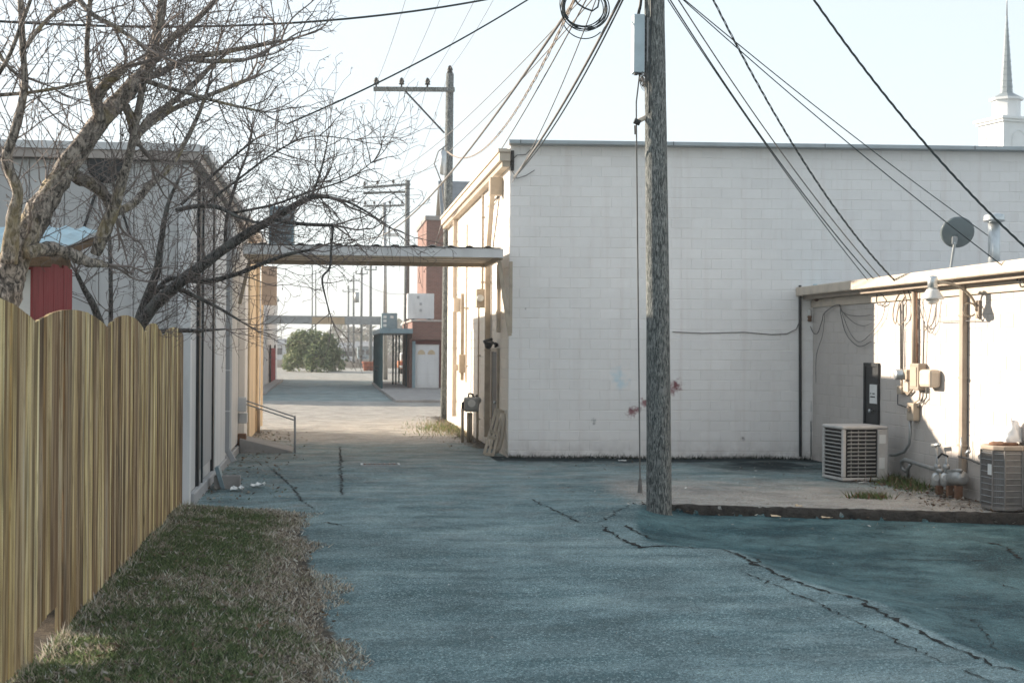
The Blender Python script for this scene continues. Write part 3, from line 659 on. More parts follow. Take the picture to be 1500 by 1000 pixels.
# roof things of the shed
ve = atX(1456, 383, SHX+1.1); vt = atX(1456, 318, SHX+1.1)
vp = thing('roof_vent', 'tall round galvanised vent pipe with rain cap on the low roof', 'vent pipe', (ve[0], ve[1], SZ))
mb = MB(); mb.lathe((ve[0], ve[1], 0), ((.095, SZ-.1), (.095, vt[2]-.08)), 16); mb.build('pipe', M['galv'], vp, True)
mb = MB(); mb.lathe((ve[0], ve[1], vt[2]), ((.10, -.09), (.165, -.075), (.175, -.045), (.165, -.03), (.17, -.01), (.16, .03), (.08, .06), (.01, .068)), 18); mb.build('rain_cap', M['galv'], vp, True)
dx_ = SHX+.55; dc = atX(1403, 342, dx_); db = atX(1396, 390, dx_)
ds = thing('satellite_dish', 'grey satellite dish seen from behind on a bent mast above the eaves', 'satellite dish', (db[0], db[1], SZ))
mb = MB(); nrm = np.array([.25, .86, .42]); nrm /= np.linalg.norm(nrm); ux = np.cross(nrm, (0, 0, 1)); ux /= np.linalg.norm(ux); uy = np.cross(ux, nrm); vs = []; R0 = .272
for j in range(9):
    for i in range(28):
        rr = R0*j/8; a = 2*math.pi*i/28; vs.append(dc+ux*rr*math.cos(a)+uy*rr*math.sin(a)*1.0+nrm*(.055*(rr/R0)**2))
fs = [(j*28+i, j*28+(i+1) % 28, (j+1)*28+(i+1) % 28, (j+1)*28+i) for j in range(8) for i in range(28)]
mb.add(vs, fs); o = mb.build('reflector', mat('dish_grey', (.17, .205, .215), .5, .1, .15, 4), ds, True); md = o.modifiers.new('thick', 'SOLIDIFY'); md.thickness = .012
mb = MB(); bk = dc-nrm*.05-uy*.10-ux*.05; mb.tube([dc-uy*.08-ux*.04, bk], .05, 8); mb.obox(bk, ux*.04, uy*.06, nrm*.03); mb.build('bracket', M['galv'], ds)
mb = MB(); mb.tube([(db[0], db[1], SZ-.03), (db[0]-.03, db[1]+.02, SZ+.15), bk-uy*.06-nrm*.02, bk], .024, 8); mb.build('mast', M['galv'], ds, True)
mb = MB(); mb.tube([dc-uy*R0*.98+nrm*.05, dc-uy*.16+nrm*.36], .012, 6); mb.obox(dc-uy*.13+nrm*.37, ux*.03, uy*.03, nrm*.05); mb.build('feed_arm', M['galv'], ds)
# crumpled tarpaulin and twigs left on the roof edge
mb = MB(); nn = 16; p = atX(1190, 416, SHX-.05); vs = []
for i in range(nn):
    for j in range(6): vs.append((p[0]-.12+.07*j, p[1]-.55+1.05*i/nn, SZ+.03+abs(rng.normal(0, .035))*(1 if 0 < j < 5 else .3)*(1.6 if i > 7 else .6)))
mb.add(vs, [(i*6+j, i*6+j+1, (i+1)*6+j+1, (i+1)*6+j) for i in range(nn-1) for j in range(5)])
o = mb.build('tarpaulin', mat('pale_blue_tarp', (.30, .46, .52), .5, 0, .35, 8)); o.modifiers.new('thick', 'SOLIDIFY').thickness = .006; tag(o, 'crumpled pale blue tarpaulin lying on the low roof by the corner', 'tarpaulin')

# ------------------------------------------------------------------ long grey building on the left
LX = -1.95; LY0, LY1 = 19.9, 38.5; LZ = 4.72
lb = thing('metal_sided_building', 'long grey building with pale panelled wall and overhanging eaves along the alley', 'building', (LX, 20, 0))
mb = MB(); mb.box(-8.2, LX, LY0, LY1, -.3, LZ); mb.build('wall', M['siding'], lb)
# front sheets, each a panel of its own with a standing seam
x = -8.2; wdt = .46
while x < LX-.06:
    x1 = min(x+wdt, LX-.14); 
    if x1-x > .06:
        mb = MB(); mb.box(x+.006, x1-.006, LY0-.022, LY0-.002, .0, LZ-.02); mb.box(x1-.03, x1-.006, LY0-.048, LY0-.0225, .0, LZ-.02); mb.build('siding_panel', M['siding'], lb)
    x += wdt
mb = MB(); mb.box(LX-.135, LX+.045, LY0-.07, LY0+.16, 0, LZ-.05); mb.build('corner_board', M['siding_light'], lb, bevel=.01)
# alley side: boards, recessed door bays and a downspout; pixel columns of the joints
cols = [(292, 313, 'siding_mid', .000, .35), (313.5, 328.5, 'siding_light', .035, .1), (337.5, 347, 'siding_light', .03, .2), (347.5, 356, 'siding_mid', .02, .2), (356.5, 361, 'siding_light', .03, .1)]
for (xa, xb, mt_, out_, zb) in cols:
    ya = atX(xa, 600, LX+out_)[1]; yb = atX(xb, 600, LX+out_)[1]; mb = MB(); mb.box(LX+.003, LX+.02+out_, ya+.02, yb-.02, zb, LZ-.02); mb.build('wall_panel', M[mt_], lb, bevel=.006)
for px_ in (292.3, 313.2, 329.3, 347.2):  # dark boxes standing in for shade in the recesses between panels
    mb = MB(); ya = atX(px_, 600, LX+.045)[1]; mb.box(LX+.003, LX+.046, ya-.11, ya+.07, .1, LZ-.03); mb.build('shade_strip', M['dark_metal'], lb)
mb = MB(); ya = atX(332.5, 600, LX+.06)[1]; mb.box(LX+.025, LX+.11, ya-.07, ya+.07, .25, LZ-.15); mb.beam((LX+.07, ya, .3), (LX+.2, ya-.05, .08), .1, .1, (0, 1, 0)); o = mb.build('downspout', M['siding_mid'], lb, bevel=.01)
for z in (1.0, 1.75, 3.2): mb = MB(); mb.box(LX+.02, LX+.116, ya-.078, ya+.078, z, z+.02); mb.build('strap', M['siding_light'], o)
mb = MB(); mb.box(LX+.003, LX+.09, LY0+.2, 31.5, -.1, .16); mb.build('plinth', M['siding_mid'], lb, bevel=.02)
mb = MB(); mb.tube([(LX+.045, atX(291.5, 600, LX)[1]+.02*math.sin(z*3), z) for z in np.linspace(.05, LZ-.2, 14)], .018, 5); mb.build('cable', M['cable_teal'], lb)
# warm cream end bay
yc = atX(361, 600, LX)[1]
mb = MB(); mb.box(LX+.003, LX+.06, yc, LY1+.02, .02, LZ-.05); mb.build('end_bay', M['cream'], lb)
for xx in (371, 378): 
    mb = MB(); y_ = atX(xx, 600, LX)[1]; mb.box(LX+.063, LX+.12, y_-.12, y_+.12, .05, LZ-.06); mb.build('pilaster', M['cream'], lb, bevel=.01)
mb = MB(); y_ = atX(371, 620, LX)[1]-.5; mb.tube([(LX+.16, y_, .02), (LX+.16, y_, .62), (LX+.08, y_, .62)], .04, 8); mb.build('standpipe', M['taupe'], lb, True)
# meters fixed near the ramp
for (xx, yy_, s) in ((353, 592, .15), (354, 612, .11), (352, 644, .13)):
    p = atX(xx, yy_, LX+.1); mb = MB(); mb.box(LX+.04, LX+.22, p[1]-s, p[1]+s, p[2]-s, p[2]+s); mb.build('meter_box', M['siding_light' if yy_ < 620 else 'rust'], lb, bevel=.02)
# eaves
mb = MB(); mb.box(LX-.2, LX+.14, LY0-.12, LY1+.1, LZ+.002, LZ+.06); mb.build('soffit', M['fascia'], lb)
mb = MB(); mb.box(LX+.142, LX+.175, LY0-.2, LY1+.1, LZ-.03, LZ+.20); mb.build('fascia', M['fascia'], lb, bevel=.006)
mb = MB(); mb.box(LX+.178, LX+.27, LY0-.2, LY1+.1, LZ+.08, LZ+.21); mb.build('gutter', M['siding_light'], lb, bevel=.015)
mb = MB(); mb.box(-8.3, LX+.14, LY0-.18, LY0-.06, LZ+.0, LZ+.20); mb.build('fascia', M['fascia'], lb, bevel=.006)
mb = MB(); mb.box(-8.3, LX+.16, LY0-.21, LY0-.183, LZ+.12, LZ+.22); mb.build('drip_edge', M['siding_light'], lb)
mb = MB(); mb.add([(-8.3, LY0-.19, LZ+.205), (LX+.2, LY0-.19, LZ+.205), (LX+.2, LY1+.1, LZ+.205), (-8.3, LY1+.1, LZ+.205)], [(0,1,2,3)]); mb.build('roof', M['roofing'], lb)
# round exhaust fan in the front sheets
fc = atY(155, 242, LY0-.1)
mb = MB(); mb.lathe((fc[0], LY0-.03, fc[2]), ((.21, -.12), (.24, -.12), (.24, 0), (.18, 0), (.18, -.07)), 20, 'y'); fo = mb.build('exhaust_fan', M['dark_metal'], lb, True)
for a in range(4):
    mb = MB(); q = a*math.pi/2+.4; c = np.array([fc[0], LY0-.11, fc[2]]); mb.obox(c+np.array([math.cos(q), 0, math.sin(q)])*.1, np.array([math.cos(q), 0, math.sin(q)])*.09, np.array([-math.sin(q), .5, math.cos(q)])*.045, np.array([0, .004, 0])); mb.build('blade', M['grey_metal'], fo)
mb = MB()
for s in (-1, 1): mb.beam((fc[0]+s*.1, LY0-.06, fc[2]-.25), (fc[0]+s*.32, LY0-.05, fc[2]-.95), .03, .03)
mb.build('brace', M['dark_metal'], fo)
# hanging brown box sign at the far corner
p = atY(396, 418, LY1-.4); s0 = atY(387, 390, LY1-.4); s1 = atY(405.5, 447, LY1-.4)
sg = MB(); sg.box(LX+.13, s1[0], LY1-.5, LY1-.3, s1[2], s0[2]); o = sg.build('box_sign', M['fascia'], bevel=.01); tag(o, 'small blank brown box sign hung at the far corner of the grey building', 'sign')
# ------------------------------------------------------------------ unseen house added beyond the fence to throw shade on the lot
hs = thing('shade_house', 'tall gabled house added beyond the fence to shade the lot, outside the view', 'house', (-10.5, 23, 0))
mb = MB(); mb.box(-12.4, -8.6, 17.5, 28.5, 0, 5.6); mb.build('wall', M['siding_light'], hs)
mb = MB(); mb.prism([(-12.6, 17.2, 5.6), (-8.3, 17.2, 5.6), (-10.5, 17.2, 8.2)], (0, 0, .003), (0, 11.6, .003)); mb.build('roof', M['roofing'], hs)
# ------------------------------------------------------------------ red and white outhouse behind the fence
OX = -2.62; oy0 = 13.0; oy1 = 14.95
oh = thing('outhouse', 'old outhouse with red boarded side, white front and rotting blue tin roof behind the fence', 'outhouse', (OX-.8, oy0+.9, .1))
oz = atY(66, 375, oy0)[2]
mb = MB(); mb.box(OX-1.9, OX-.022, oy0+.022, oy1, .1, oz); mb.build('wall', M['rotten'], oh)
for i in range(8):
    ya, yb = oy0+(oy1-oy0)*i/8, oy0+(oy1-oy0)*(i+1)/8; mb = MB(); mb.box(OX-.02, OX-.003*(i % 2), ya+.003, yb-.003, .1, oz-.015*(i % 3)); mb.build('board', M['red_board'], oh)
mb = MB(); mb.box(OX-1.9, OX-.021, oy0+.002, oy0+.02, .1, atY(40, 395, oy0)[2]); mb.build('white_panel', M['paper'], oh)
mb = MB(); mb.box(OX-1.9, OX-.021, oy0-.008, oy0+.02, atY(40, 394.5, oy0)[2], atY(40, 385, oy0)[2]); mb.build('board', M['red_board'], oh)
mb = MB(); mb.box(OX-1.9, OX-.021, oy0+.001, oy0+.02, atY(40, 384.5, oy0)[2], oz); mb.build('gable_board', M['siding_mid'], oh)
nc = 40; mb = MB()
for i in range(nc+1):
    xx = OX-2.2+(2.2+.24)*i/nc; zz = .02*math.sin(i*math.pi*.66)-(.05*max(0, (xx-OX+.1)) if xx > OX-.1 else 0); mb.v += [(xx, oy0-.34, oz+.02+zz), (xx, oy0+.8, oz+.19+zz), (xx, oy1+.3, oz+.44+zz)]
mb.f = [q for i in range(nc) for q in ((3*i, 3*i+3, 3*i+4, 3*i+1), (3*i+1, 3*i+4, 3*i+5, 3*i+2))]; o = mb.build('roof', M['blue_tin'], oh); o.modifiers.new('t', 'SOLIDIFY').thickness = .008
mb = MB(); mb.prism([(OX-.02, oy0, oz), (OX-.02, oy1, oz), (OX-.02, oy1, oz+.34), (OX-.02, oy0, oz+.06)], (0, 0, 0), (-.03, 0, 0)); mb.build('gable_board', M['rotten'], oh)
for i in range(4):
    mb = MB(); xx = OX+.18-i*.5; mb.beam((xx, oy0-.33, oz-.07), (xx, oy1+.2, oz+.30), .05, .07); mb.build('rafter', M['rotten'], oh, bevel=.01)
mb = MB(); mb.beam((OX-2.1, oy0-.33, oz-.04), (OX+.22, oy0-.33, oz-.07), .05, .09); mb.build('eaves_board', M['rotten'], oh, bevel=.012)

# ------------------------------------------------------------------ canopies over the alley
yF = atX(738, 508, 3.3)[1]; zt, zb = atY(600, 362, yF)[2], atY(600, 375.5, yF)[2]
cn = thing('canopy', 'flat metal canopy bridging the alley between the grey and white buildings', 'canopy', (.7, yF+1.5, zb))
CX0, CX1 = LX+.29, CORNER[0]-.24
mb = MB(); mb.box(CX0, CX1, yF, yF+.05, zb, zt); mb.build('fascia', M['siding_light'], cn, bevel=.008)
mb = MB(); mb.box(CX0, CX1, yF+2.9, yF+2.96, zb-.02, zt); mb.build('fascia', M['tan'], cn)
for i in range(8):
    mb = MB(); y0 = yF+.06+i*.354; mb.box(CX0, CX1, y0+.008, y0+.346, zb+.05+.012*(i % 2), zb+.065+.012*(i % 2)); mb.build('soffit_panel', M['tan_light'], cn)
for xx in (CX0, CX1-.06):
    mb = MB(); mb.box(xx, xx+.06, yF+.055, yF+2.895, zb-.03, zb+.045); mb.build('side_beam', M['tan'], cn)
mb = MB(); n = 84; vs = []
for i in range(n+1):
    xx = CX0-.02+(CX1-CX0+.04)*i/n; zz = zt+.012+(.028 if i % 6 in (0, 1) else 0); vs += [(xx, yF-.04, zz), (xx, yF+3.0, zz+.03)]
mb.add(vs, [(2*i, 2*i+2, 2*i+3, 2*i+1) for i in range(n)]); o = mb.build('roof_sheet', M['galv'], cn); o.modifiers.new('t', 'SOLIDIFY').thickness = .006
mb = MB(); mb.beam((CX1-.04, yF+.35, zb-.05), (CORNER[0]-.06, yF+.35, zb-1.5), .07, .07, (0, 1, 0)); mb.beam((CORNER[0]-.05, yF+.35, zb-.05), (CORNER[0]-.05, yF+.35, zb-1.45), .06, .08, (0, 1, 0)); mb.build('bracket', M['tan'], cn)
mb = MB(); mb.beam((CX0+.04, yF+1.5, zb-.05), (LX+.14, yF+1.5, zb-.9), .07, .07, (0, 1, 0)); mb.build('bracket', M['tan'], cn)
# rooftop cabinet on the canopy
b0, b1 = atY(394, 357, yF+1.6), atY(431, 303, yF+1.6)
rc = thing('rooftop_cabinet', 'blue grey equipment cabinet standing on the left end of the alley canopy', 'equipment box', (b0[0]+.3, yF+1.7, zt+.05))
mb = MB(); mb.box(b0[0], b1[0], yF+1.5, yF+2.2, zt+.06, b1[2]); mb.build('shell', M['teal_metal'], rc, bevel=.02)
for i in range(7):
    mb = MB(); z = zt+.16+i*.1; mb.obox(((b0[0]+b1[0])/2, yF+1.485, z), (.2, 0, 0), (0, .012, .01), (0, -.02, .028)); mb.build('louvre', M['grey_metal'], rc)
# second canopy, beyond the cross street
y2 = 80; q0, q1 = atY(388, 474, y2), atY(562, 463.5, y2); qa, qb = atY(457, 470, y2)[0], atY(505, 470, y2)[0]
c2 = thing('canopy', 'distant grey canopy beam spanning the alley beyond the cross street', 'canopy', (0, y2, q0[2]))
mb = MB(); mb.box(q0[0]-.3, q1[0], y2, y2+2.2, q0[2]+.06, q1[2]); mb.build('deck', M['grey_metal'], c2)
mb = MB(); mb.box(qa, qb, y2-.03, y2-.004, q0[2], q1[2]-.06); mb.build('sign_panel', M['cream'], c2)
for xa, xb in ((q0[0]-.3, qa-.03), (qb+.03, q1[0])):
    mb = MB(); mb.box(xa, xb, y2-.03, y2-.004, q0[2], q1[2]); mb.build('fascia', M['grey_metal'], c2)
for xx in (q0[0]-.2, q1[0]-.1):
    mb = MB(); mb.box(xx-.06, xx+.06, y2+1, y2+1.12, 0, q0[2]+.06); mb.build('post', M['grey_metal'], c2)

# ------------------------------------------------------------------ brick buildings across the street
BX, BY = 4.1, 72.6; bz = atY(620, 471, BY)[2]
bb = thing('brick_shop', 'small red brick shop with pale panelled door across the street', 'building', (BX+3, BY, 0))
d0, d1, dz = atY(608.5, 570, BY)[0], atY(640.5, 570, BY)[0], atY(620, 507, BY)[2]
bw = MB(); bw.box(BX, d0-.32, BY, BY+.3, 0, bz-.9); bw.box(d1+.3, BX+9, BY, BY+.3, 0, bz-.9); bw.box(BX, BX+9, BY, BY+.3, bz-.9, bz); bw.box(BX+.01, BX+.3, BY+.3, BY+10, 0, bz); bw.build('wall', M['brick'], bb)
mb = MB(); mb.box(BX-.06, BX+9, BY-.06, BY+.36, bz+.003, bz+.10); mb.box(BX-.06, BX+.36, BY+.36, BY+10, bz+.003, bz+.10); mb.build('coping', M['fascia'], bb)
mb = MB(); mb.box(BX-.02, BX+9, BY-.03, BY-.003, bz-.92, bz-.85); mb.build('brick_band', M['brick'], bb)
mb = MB(); mb.box(BX+.3, BX+9, BY+.3, BY+10, bz-.4, bz-.3); mb.build('roof', M['roofing'], bb)
mb = MB()
for k in ((d0-.32, d0-.1, 0, dz+.3), (d1+.1, d1+.3, 0, dz+.3), (d0-.1, d1+.1, dz+.1, dz+.3)): mb.box(k[0], k[1], BY+.1, BY+.3, k[2], k[3])
fr = mb.build('door_surround', mat('dark_red_brick', (.11, .035, .032), .85, 0, .3, 6), bb)
mb = MB(); mb.box(d0-.1, d1+.1, BY+.16, BY+.22, .12, dz+.1); dr = mb.build('door', M['siding_light'], bb)
for ix in range(2):
    for (za, zb_) in ((.25, .75), (.85, 1.45)):
        mb = MB(); xa = d0+.02+ix*(d1-d0)/2; mb.box(xa+.05, xa+(d1-d0)/2-.09, BY+.145, BY+.158, za, zb_); mb.build('door_panel', M['siding_light'], dr, bevel=.005)
    mb = MB(); xc_ = d0+(d1-d0)*(.27+.46*ix); mb.prism([(xc_+.2*math.cos(t), BY+.15, dz-.42+.24*math.sin(t)) for t in np.linspace(0, math.pi, 9)], (0, 0, 0), (0, .008, 0)); mb.build('fanlight', M['cream'], dr)
mb = MB(); mb.lathe((d0-.03, BY+.11, 1.1), ((.03, -.02), (.04, 0), (.02, .04)), 8, 'y'); mb.build('handle', M['galv'], dr, True)
mb = MB(); mb.box(BX+.0, BX+.16, BY-.17, BY-.035, .05, bz-1.0); mb.build('downspout', M['teal_metal'], bb)
mb = MB(); mb.box(BX-.3, BX+9, BY-.35, BY-.04, .02, .15); mb.build('doorstep', M['concrete'], bb)
# metal carport in front of its side
ct = thing('carport', 'dark blue green iron porch with flat roof beside the brick shop', 'porch', (3.2, 76, .12))
px0 = atY(559.5, 480, 72)[0]; cz = atY(559, 488, 72)[2]
mb = MB(); mb.box(px0-.12, BX-.03, 71.5, 85, cz, cz+.24); mb.build('roof', M['teal_metal'], ct)
for i, yy in enumerate((71.8, 73.4, 75, 76.6, 78.2, 79.8, 81.4, 83, 84.6)):
    mb = MB(); mb.box(px0-.05, px0+.05, yy-.05, yy+.05, .121, cz-.003); mb.build('post', M['green_paint'], ct)
for i in range(40):
    yy = 75.1+i*.24; mb = MB(); mb.box(px0-.012, px0+.012, yy-.012, yy+.012, .2, cz-.1); mb.build('railing_bar', M['green_paint'], ct)
for xx, yy in ((3.45, 80), (3.62, 80.1), (BX-.12, 76), (BX-.12, 84)):
    mb = MB(); mb.box(xx-.045, xx+.045, yy-.045, yy+.045, .121, cz-.003); mb.build('post', M['green_paint'], ct)
# white condenser on the brick shop's roof, smaller grey one on the porch
def rooftop_unit(x0, x1, ya, yb, z0, z1, mt, label):
    t = thing('rooftop_unit', label, 'air conditioner', ((x0+x1)/2, ya, z0))
    mb = MB(); mb.box(x0, x1, ya, yb, z0+.08, z1); mb.build('casing', mt, t, bevel=.02)
    for xx in (x0+.2, x1-.3):
        mb = MB(); mb.box(xx, xx+.14, ya, yb, z0, z0+.075); mb.build('foot', M['dark_metal'], t)
    return t
p0, p1 = atY(597, 470, 74.5), atY(636, 430, 74.5)
t = rooftop_unit(p0[0], p1[0], 74.5, 75.6, bz+.10, p1[2], M['siding_light'], 'large pale rooftop air conditioner above the brick shop parapet')
for (a_, b_) in ((.45, .3), (.45, .52), (.35, .75)):
    mb = MB(); xx = p0[0]+(p1[0]-p0[0])*a_; zz = bz+.1+(p1[2]-bz)*b_; mb.box(xx, xx+.12, 74.47, 74.497, zz, zz+.14); mb.build('access_plate', M['siding_mid'], t)
p0, p1 = atY(559, 478, 78), atY(582, 458.5, 78)
t = rooftop_unit(p0[0], p1[0], 78, 79, cz+.243, p1[2], M['teal_metal'], 'small blue grey box unit with white louvre squares on the porch roof')
for (a_, b_) in ((.1, .66), (.55, .66), (.1, .4), (.1, .1)):
    mb = MB(); xx = p0[0]+(p1[0]-p0[0])*a_; zz = cz+.33+(p1[2]-cz-.33)*b_; mb.box(xx, xx+.18, 77.97, 77.997, zz, zz+.14); mb.build('vent_square', M['white_metal'], t)
# tall brick block behind with grey roof
TX, TY = 5.05, 76.5; tz = atY(635, 316, TY)[2]
tb = thing('brick_tower', 'tall narrow red brick wall with stone cap rising behind the wooden pole', 'building', (TX+.5, TY, 0))
mb = MB(); mb.box(TX, TX+1.3, TY, TY+8, 0, tz-.25); mb.build('wall', M['brick'], tb)
mb = MB(); mb.box(TX-.08, TX+1.4, TY-.08, TY+8.1, tz-.247, tz); mb.build('cap', M['concrete'], tb, bevel=.03)
gb = thing('gabled_building', 'steep grey roofed building with pale gable behind the brick tower', 'building', (10, 84, 0))
g0 = atY(642, 265, 88); gz = g0[2]; ez = atY(642, 345, 86)[2]
mb = MB(); mb.prism([(0, 84.6, 0), (0, 91.4, 0), (0, 91.4, ez), (0, 88, gz-.3), (0, 84.6, ez)], (g0[0]+.3, 0, 0), (g0[0]+14, 0, 0)); mb.build('wall', M['cream'], gb)
mb = MB(); mb.prism([(0, 84.1, ez-.1), (0, 88, gz), (0, 91.9, ez-.1), (0, 91.9, ez-.4), (0, 88, gz-.3), (0, 84.1, ez-.4)], (g0[0], 0, 0), (g0[0]+15, 0, 0)); mb.build('roof', M['roofing'], gb)
# left-hand block beyond the cross street
l2 = thing('street_building', 'plain pale building left of the far alley beyond the cross street', 'building', (-6, 75, 0))
mb = MB(); mb.box(-14, -3.6, 62, 97, 0, 5.2); mb.build('wall', M['siding_light'], l2)
mb = MB(); mb.box(-14.2, -3.5, 61.9, 97.1, 5.203, 5.4); mb.build('coping', M['coping'], l2)
# red slatted gate against that block
p0 = atZ(393, 557, .12)
gt = thing('gate', 'red and dark slatted gate standing open on the far left pavement', 'gate', (-3.45, 88, .12))
for i in range(9):
    mb = MB(); yy = 84+i*.75; mb.box(-3.52, -3.46, yy, yy+.42, .15, 2.1); mb.build('slat', M['red_board'], gt)
for zz in (.5, 1.7):
    mb = MB(); mb.box(-3.58, -3.523, 83.9, 90.6, zz, zz+.1); mb.build('rail', M['dark_metal'], gt)
for xx in (83.8, 90.7):
    mb = MB(); mb.box(-3.56, -3.46, xx-.06, xx+.06, .12, 2.3); mb.build('post', M['dark_metal'], gt)

# ------------------------------------------------------------------ church steeple
CY = 90; s_ = F/CY/1.0
def cx(px): return atY(px, 200, CY+1.45)[0]
def czz(py, px=1473): return atY(px, py, CY+1.45)[2]
st = thing('church_steeple', 'white church steeple with arched panels and slender shingled spire above the white wall', 'steeple', (cx(1473), CY, 0))
cxx = cx(1474); half = 1.45; yc = CY+half
def sq(z0, z1, hw, rot, mt, name, par=st, bev=0):
    mb = MB(); mb.prism([(cxx+hw*math.sqrt(2)*math.cos(rot+k*math.pi/2), yc+hw*math.sqrt(2)*math.sin(rot+k*math.pi/2), 0) for k in range(4)], (0, 0, z0), (0, 0, z1)); return mb.build(name, mt, par, bevel=bev)
rot = math.pi/4+.22
STW = mat('white_steeple_paint', (.66, .68, .69), .5, 0, .08, 1)
sq(0, czz(183), half*.86, rot, STW, 'tower'); zc = czz(183)
sq(zc+.003, zc+.16, half*.97, rot, STW, 'cornice'); sq(zc+.163, zc+.36, half*1.06, rot, STW, 'cornice', bev=.03)
for k in range(4):       # arched panels on the faces of the tower
    a = rot-math.pi/4+k*math.pi/2; dn = np.array([math.cos(a), math.sin(a), 0]); dt = np.array([-dn[1], dn[0], 0]); c = np.array([cxx, yc, 0])+dn*(half*.86+.004)
    pts = [c+dt*.52+[0, 0, zc-4.5], c+dt*.52+[0, 0, zc-1.15]]+[c+dt*.52*math.cos(t)+np.array([0, 0, zc-1.15+.62*math.sin(t)]) for t in np.linspace(.2, math.pi-.2, 9)]+[c-dt*.52+[0, 0, zc-1.15], c-dt*.52+[0, 0, zc-4.5]]
    mb = MB(); mb.tube(pts, .05, 6); mb.build('arch_moulding', STW, st, True)
z1 = czz(148); oct_ = lambda r, z: [(cxx+r*math.cos(k*math.pi/4+.4), yc+r*math.sin(k*math.pi/4+.4), z) for k in range(8)]
mb = MB(); mb.prism(oct_(.92, 0), (0, 0, zc+.363), (0, 0, z1)); mb.build('belfry', STW, st)
mb = MB(); mb.prism(oct_(1.12, 0), (0, 0, z1+.003), (0, 0, z1+.16)); mb.build('cornice', STW, st)
SPM = mat('spire_shingle', (.25, .29, .31), .5, .1, .15, 2)
zs0 = z1+.163; zs1 = czz(138)
mb = MB(); a, b = oct_(1.12, zs0), oct_(.46, zs1+.05); mb.add(a+b, [(i, (i+1) % 8, 8+(i+1) % 8, 8+i) for i in range(8)]+[tuple(range(8, 16))]); mb.build('spire_skirt', SPM, st)
zt_ = czz(27); nb_ = 12
for i in range(nb_):
    za = zs1+(zt_-zs1)*i/nb_; zb_ = zs1+(zt_-zs1)*(i+1)/nb_; ra = .41-.36*i/nb_; rb_ = .41-.36*(i+1)/nb_
    mb = MB(); a, b = oct_(ra+.025, za+.003), oct_(rb_, zb_); mb.add(a+b, [(k, (k+1) % 8, 8+(k+1) % 8, 8+k) for k in range(8)]+[tuple(range(7, -1, -1)), tuple(range(8, 16))]); mb.build('spire_course', SPM, st)
mb = MB(); mb.tube([(cxx, yc, zt_), (cxx, yc, zt_+2.6)], [.05, .02], 8); mb.lathe((cxx, yc, zt_+.05), ((.03, -.06), (.09, 0), (.03, .08)), 10); mb.build('finial', M['grey_metal'], st, True)

# ------------------------------------------------------------------ fence of scalloped boards
FX = -1.92
fe = thing('board_fence', 'weathered wooden fence of close boards with scalloped top along the grass', 'fence', (FX, 13, .15))
val = [7.0]+[atX(p, 475, FX)[1] for p in (50, 157, 212, 238)]+[18.95]; zval = [2.40]+[atX(*p, FX)[2] for p in ((50, 470), (157, 478), (212, 485), (238, 493), (270, 490))]
zpk = [atX(*p, FX)[2] for p in ((15, 440), (96, 455), (186, 465), (224, 476), (255, 481))]
ptin = 0
for i in range(5):
    ya, yb = val[i], val[i+1]; n = max(3, round((yb-ya)/.143))
    def top(t, i=i): base = zval[i]*(1-t)+zval[i+1]*t; pk = zpk[i]-(zval[i]+zval[i+1])/2; return base-.012+pk*1.3*(1-abs(2*t-1)**2.1)
    for j in range(n):
        a = ya+(yb-ya)*j/n+.0026; b = ya+(yb-ya)*(j+1)/n-.0026; zb = float(hgt(FX, (a+b)/2))+.02+rng.random()*.02
        if 9.45 < a < 10.35: zb += .17
        pr = .014*rng.random(); ts = [(a+(b-a)*q/3) for q in range(4)]
        poly = [(FX+pr, a, zb), (FX+pr, b, zb)]+[(FX+pr, y, top((y-ya)/(yb-ya))) for y in ts[::-1]]
        mb = MB(); mb.prism(poly, (-.017, 0, 0), (.002, 0, 0)); mb.build('board', M['fence'], fe)
for z in (.55, 1.3, 2.1):
    mb = MB(); mb.box(FX-.056, FX-.019, 7.0, 18.95, z, z+.089); mb.build('rail', M['fence'], fe)
for yy in val[1:]+[7.1]:
    mb = MB(); mb.box(FX-.15, FX-.058, yy-.045, yy+.045, -.2, 2.25); mb.build('post', M['fence'], fe)

# ------------------------------------------------------------------ the big utility pole
PB = atZ(966, 746, .01); PX, PY = PB[0], PB[1]
ptop = atY(959, 0, PY); lean = (ptop-np.array([PX, PY, -.1]))/(ptop[2]+.1)
def pole_at(z): return np.array([PX, PY, -.1])+lean*(z+.1)
up_ = thing('utility_pole', 'tall weathered wooden utility pole standing at the end of the kerb', 'utility pole', (PX, PY, -.1))
mb = MB(); zs = np.linspace(-.5, 10.2, 22); n = 20; vs = []
for z in zs:
    c = pole_at(z); r0 = .174-.0050*z
    for k in range(n): a = 2*math.pi*k/n; r = r0*(1+.03*math.sin(3*a+z*.8)+.012*rng.normal()); vs.append((c[0]+r*math.cos(a), c[1]+r*math.sin(a), z))
mb.add(vs, [(i*n+k, i*n+(k+1) % n, (i+1)*n+(k+1) % n, (i+1)*n+k) for i in range(21) for k in range(n)]+[tuple(21*n+k for k in range(n))])
mb.build('pole', M['pole'], up_, True)
pz = lambda px, py: atY(px, py, PY)
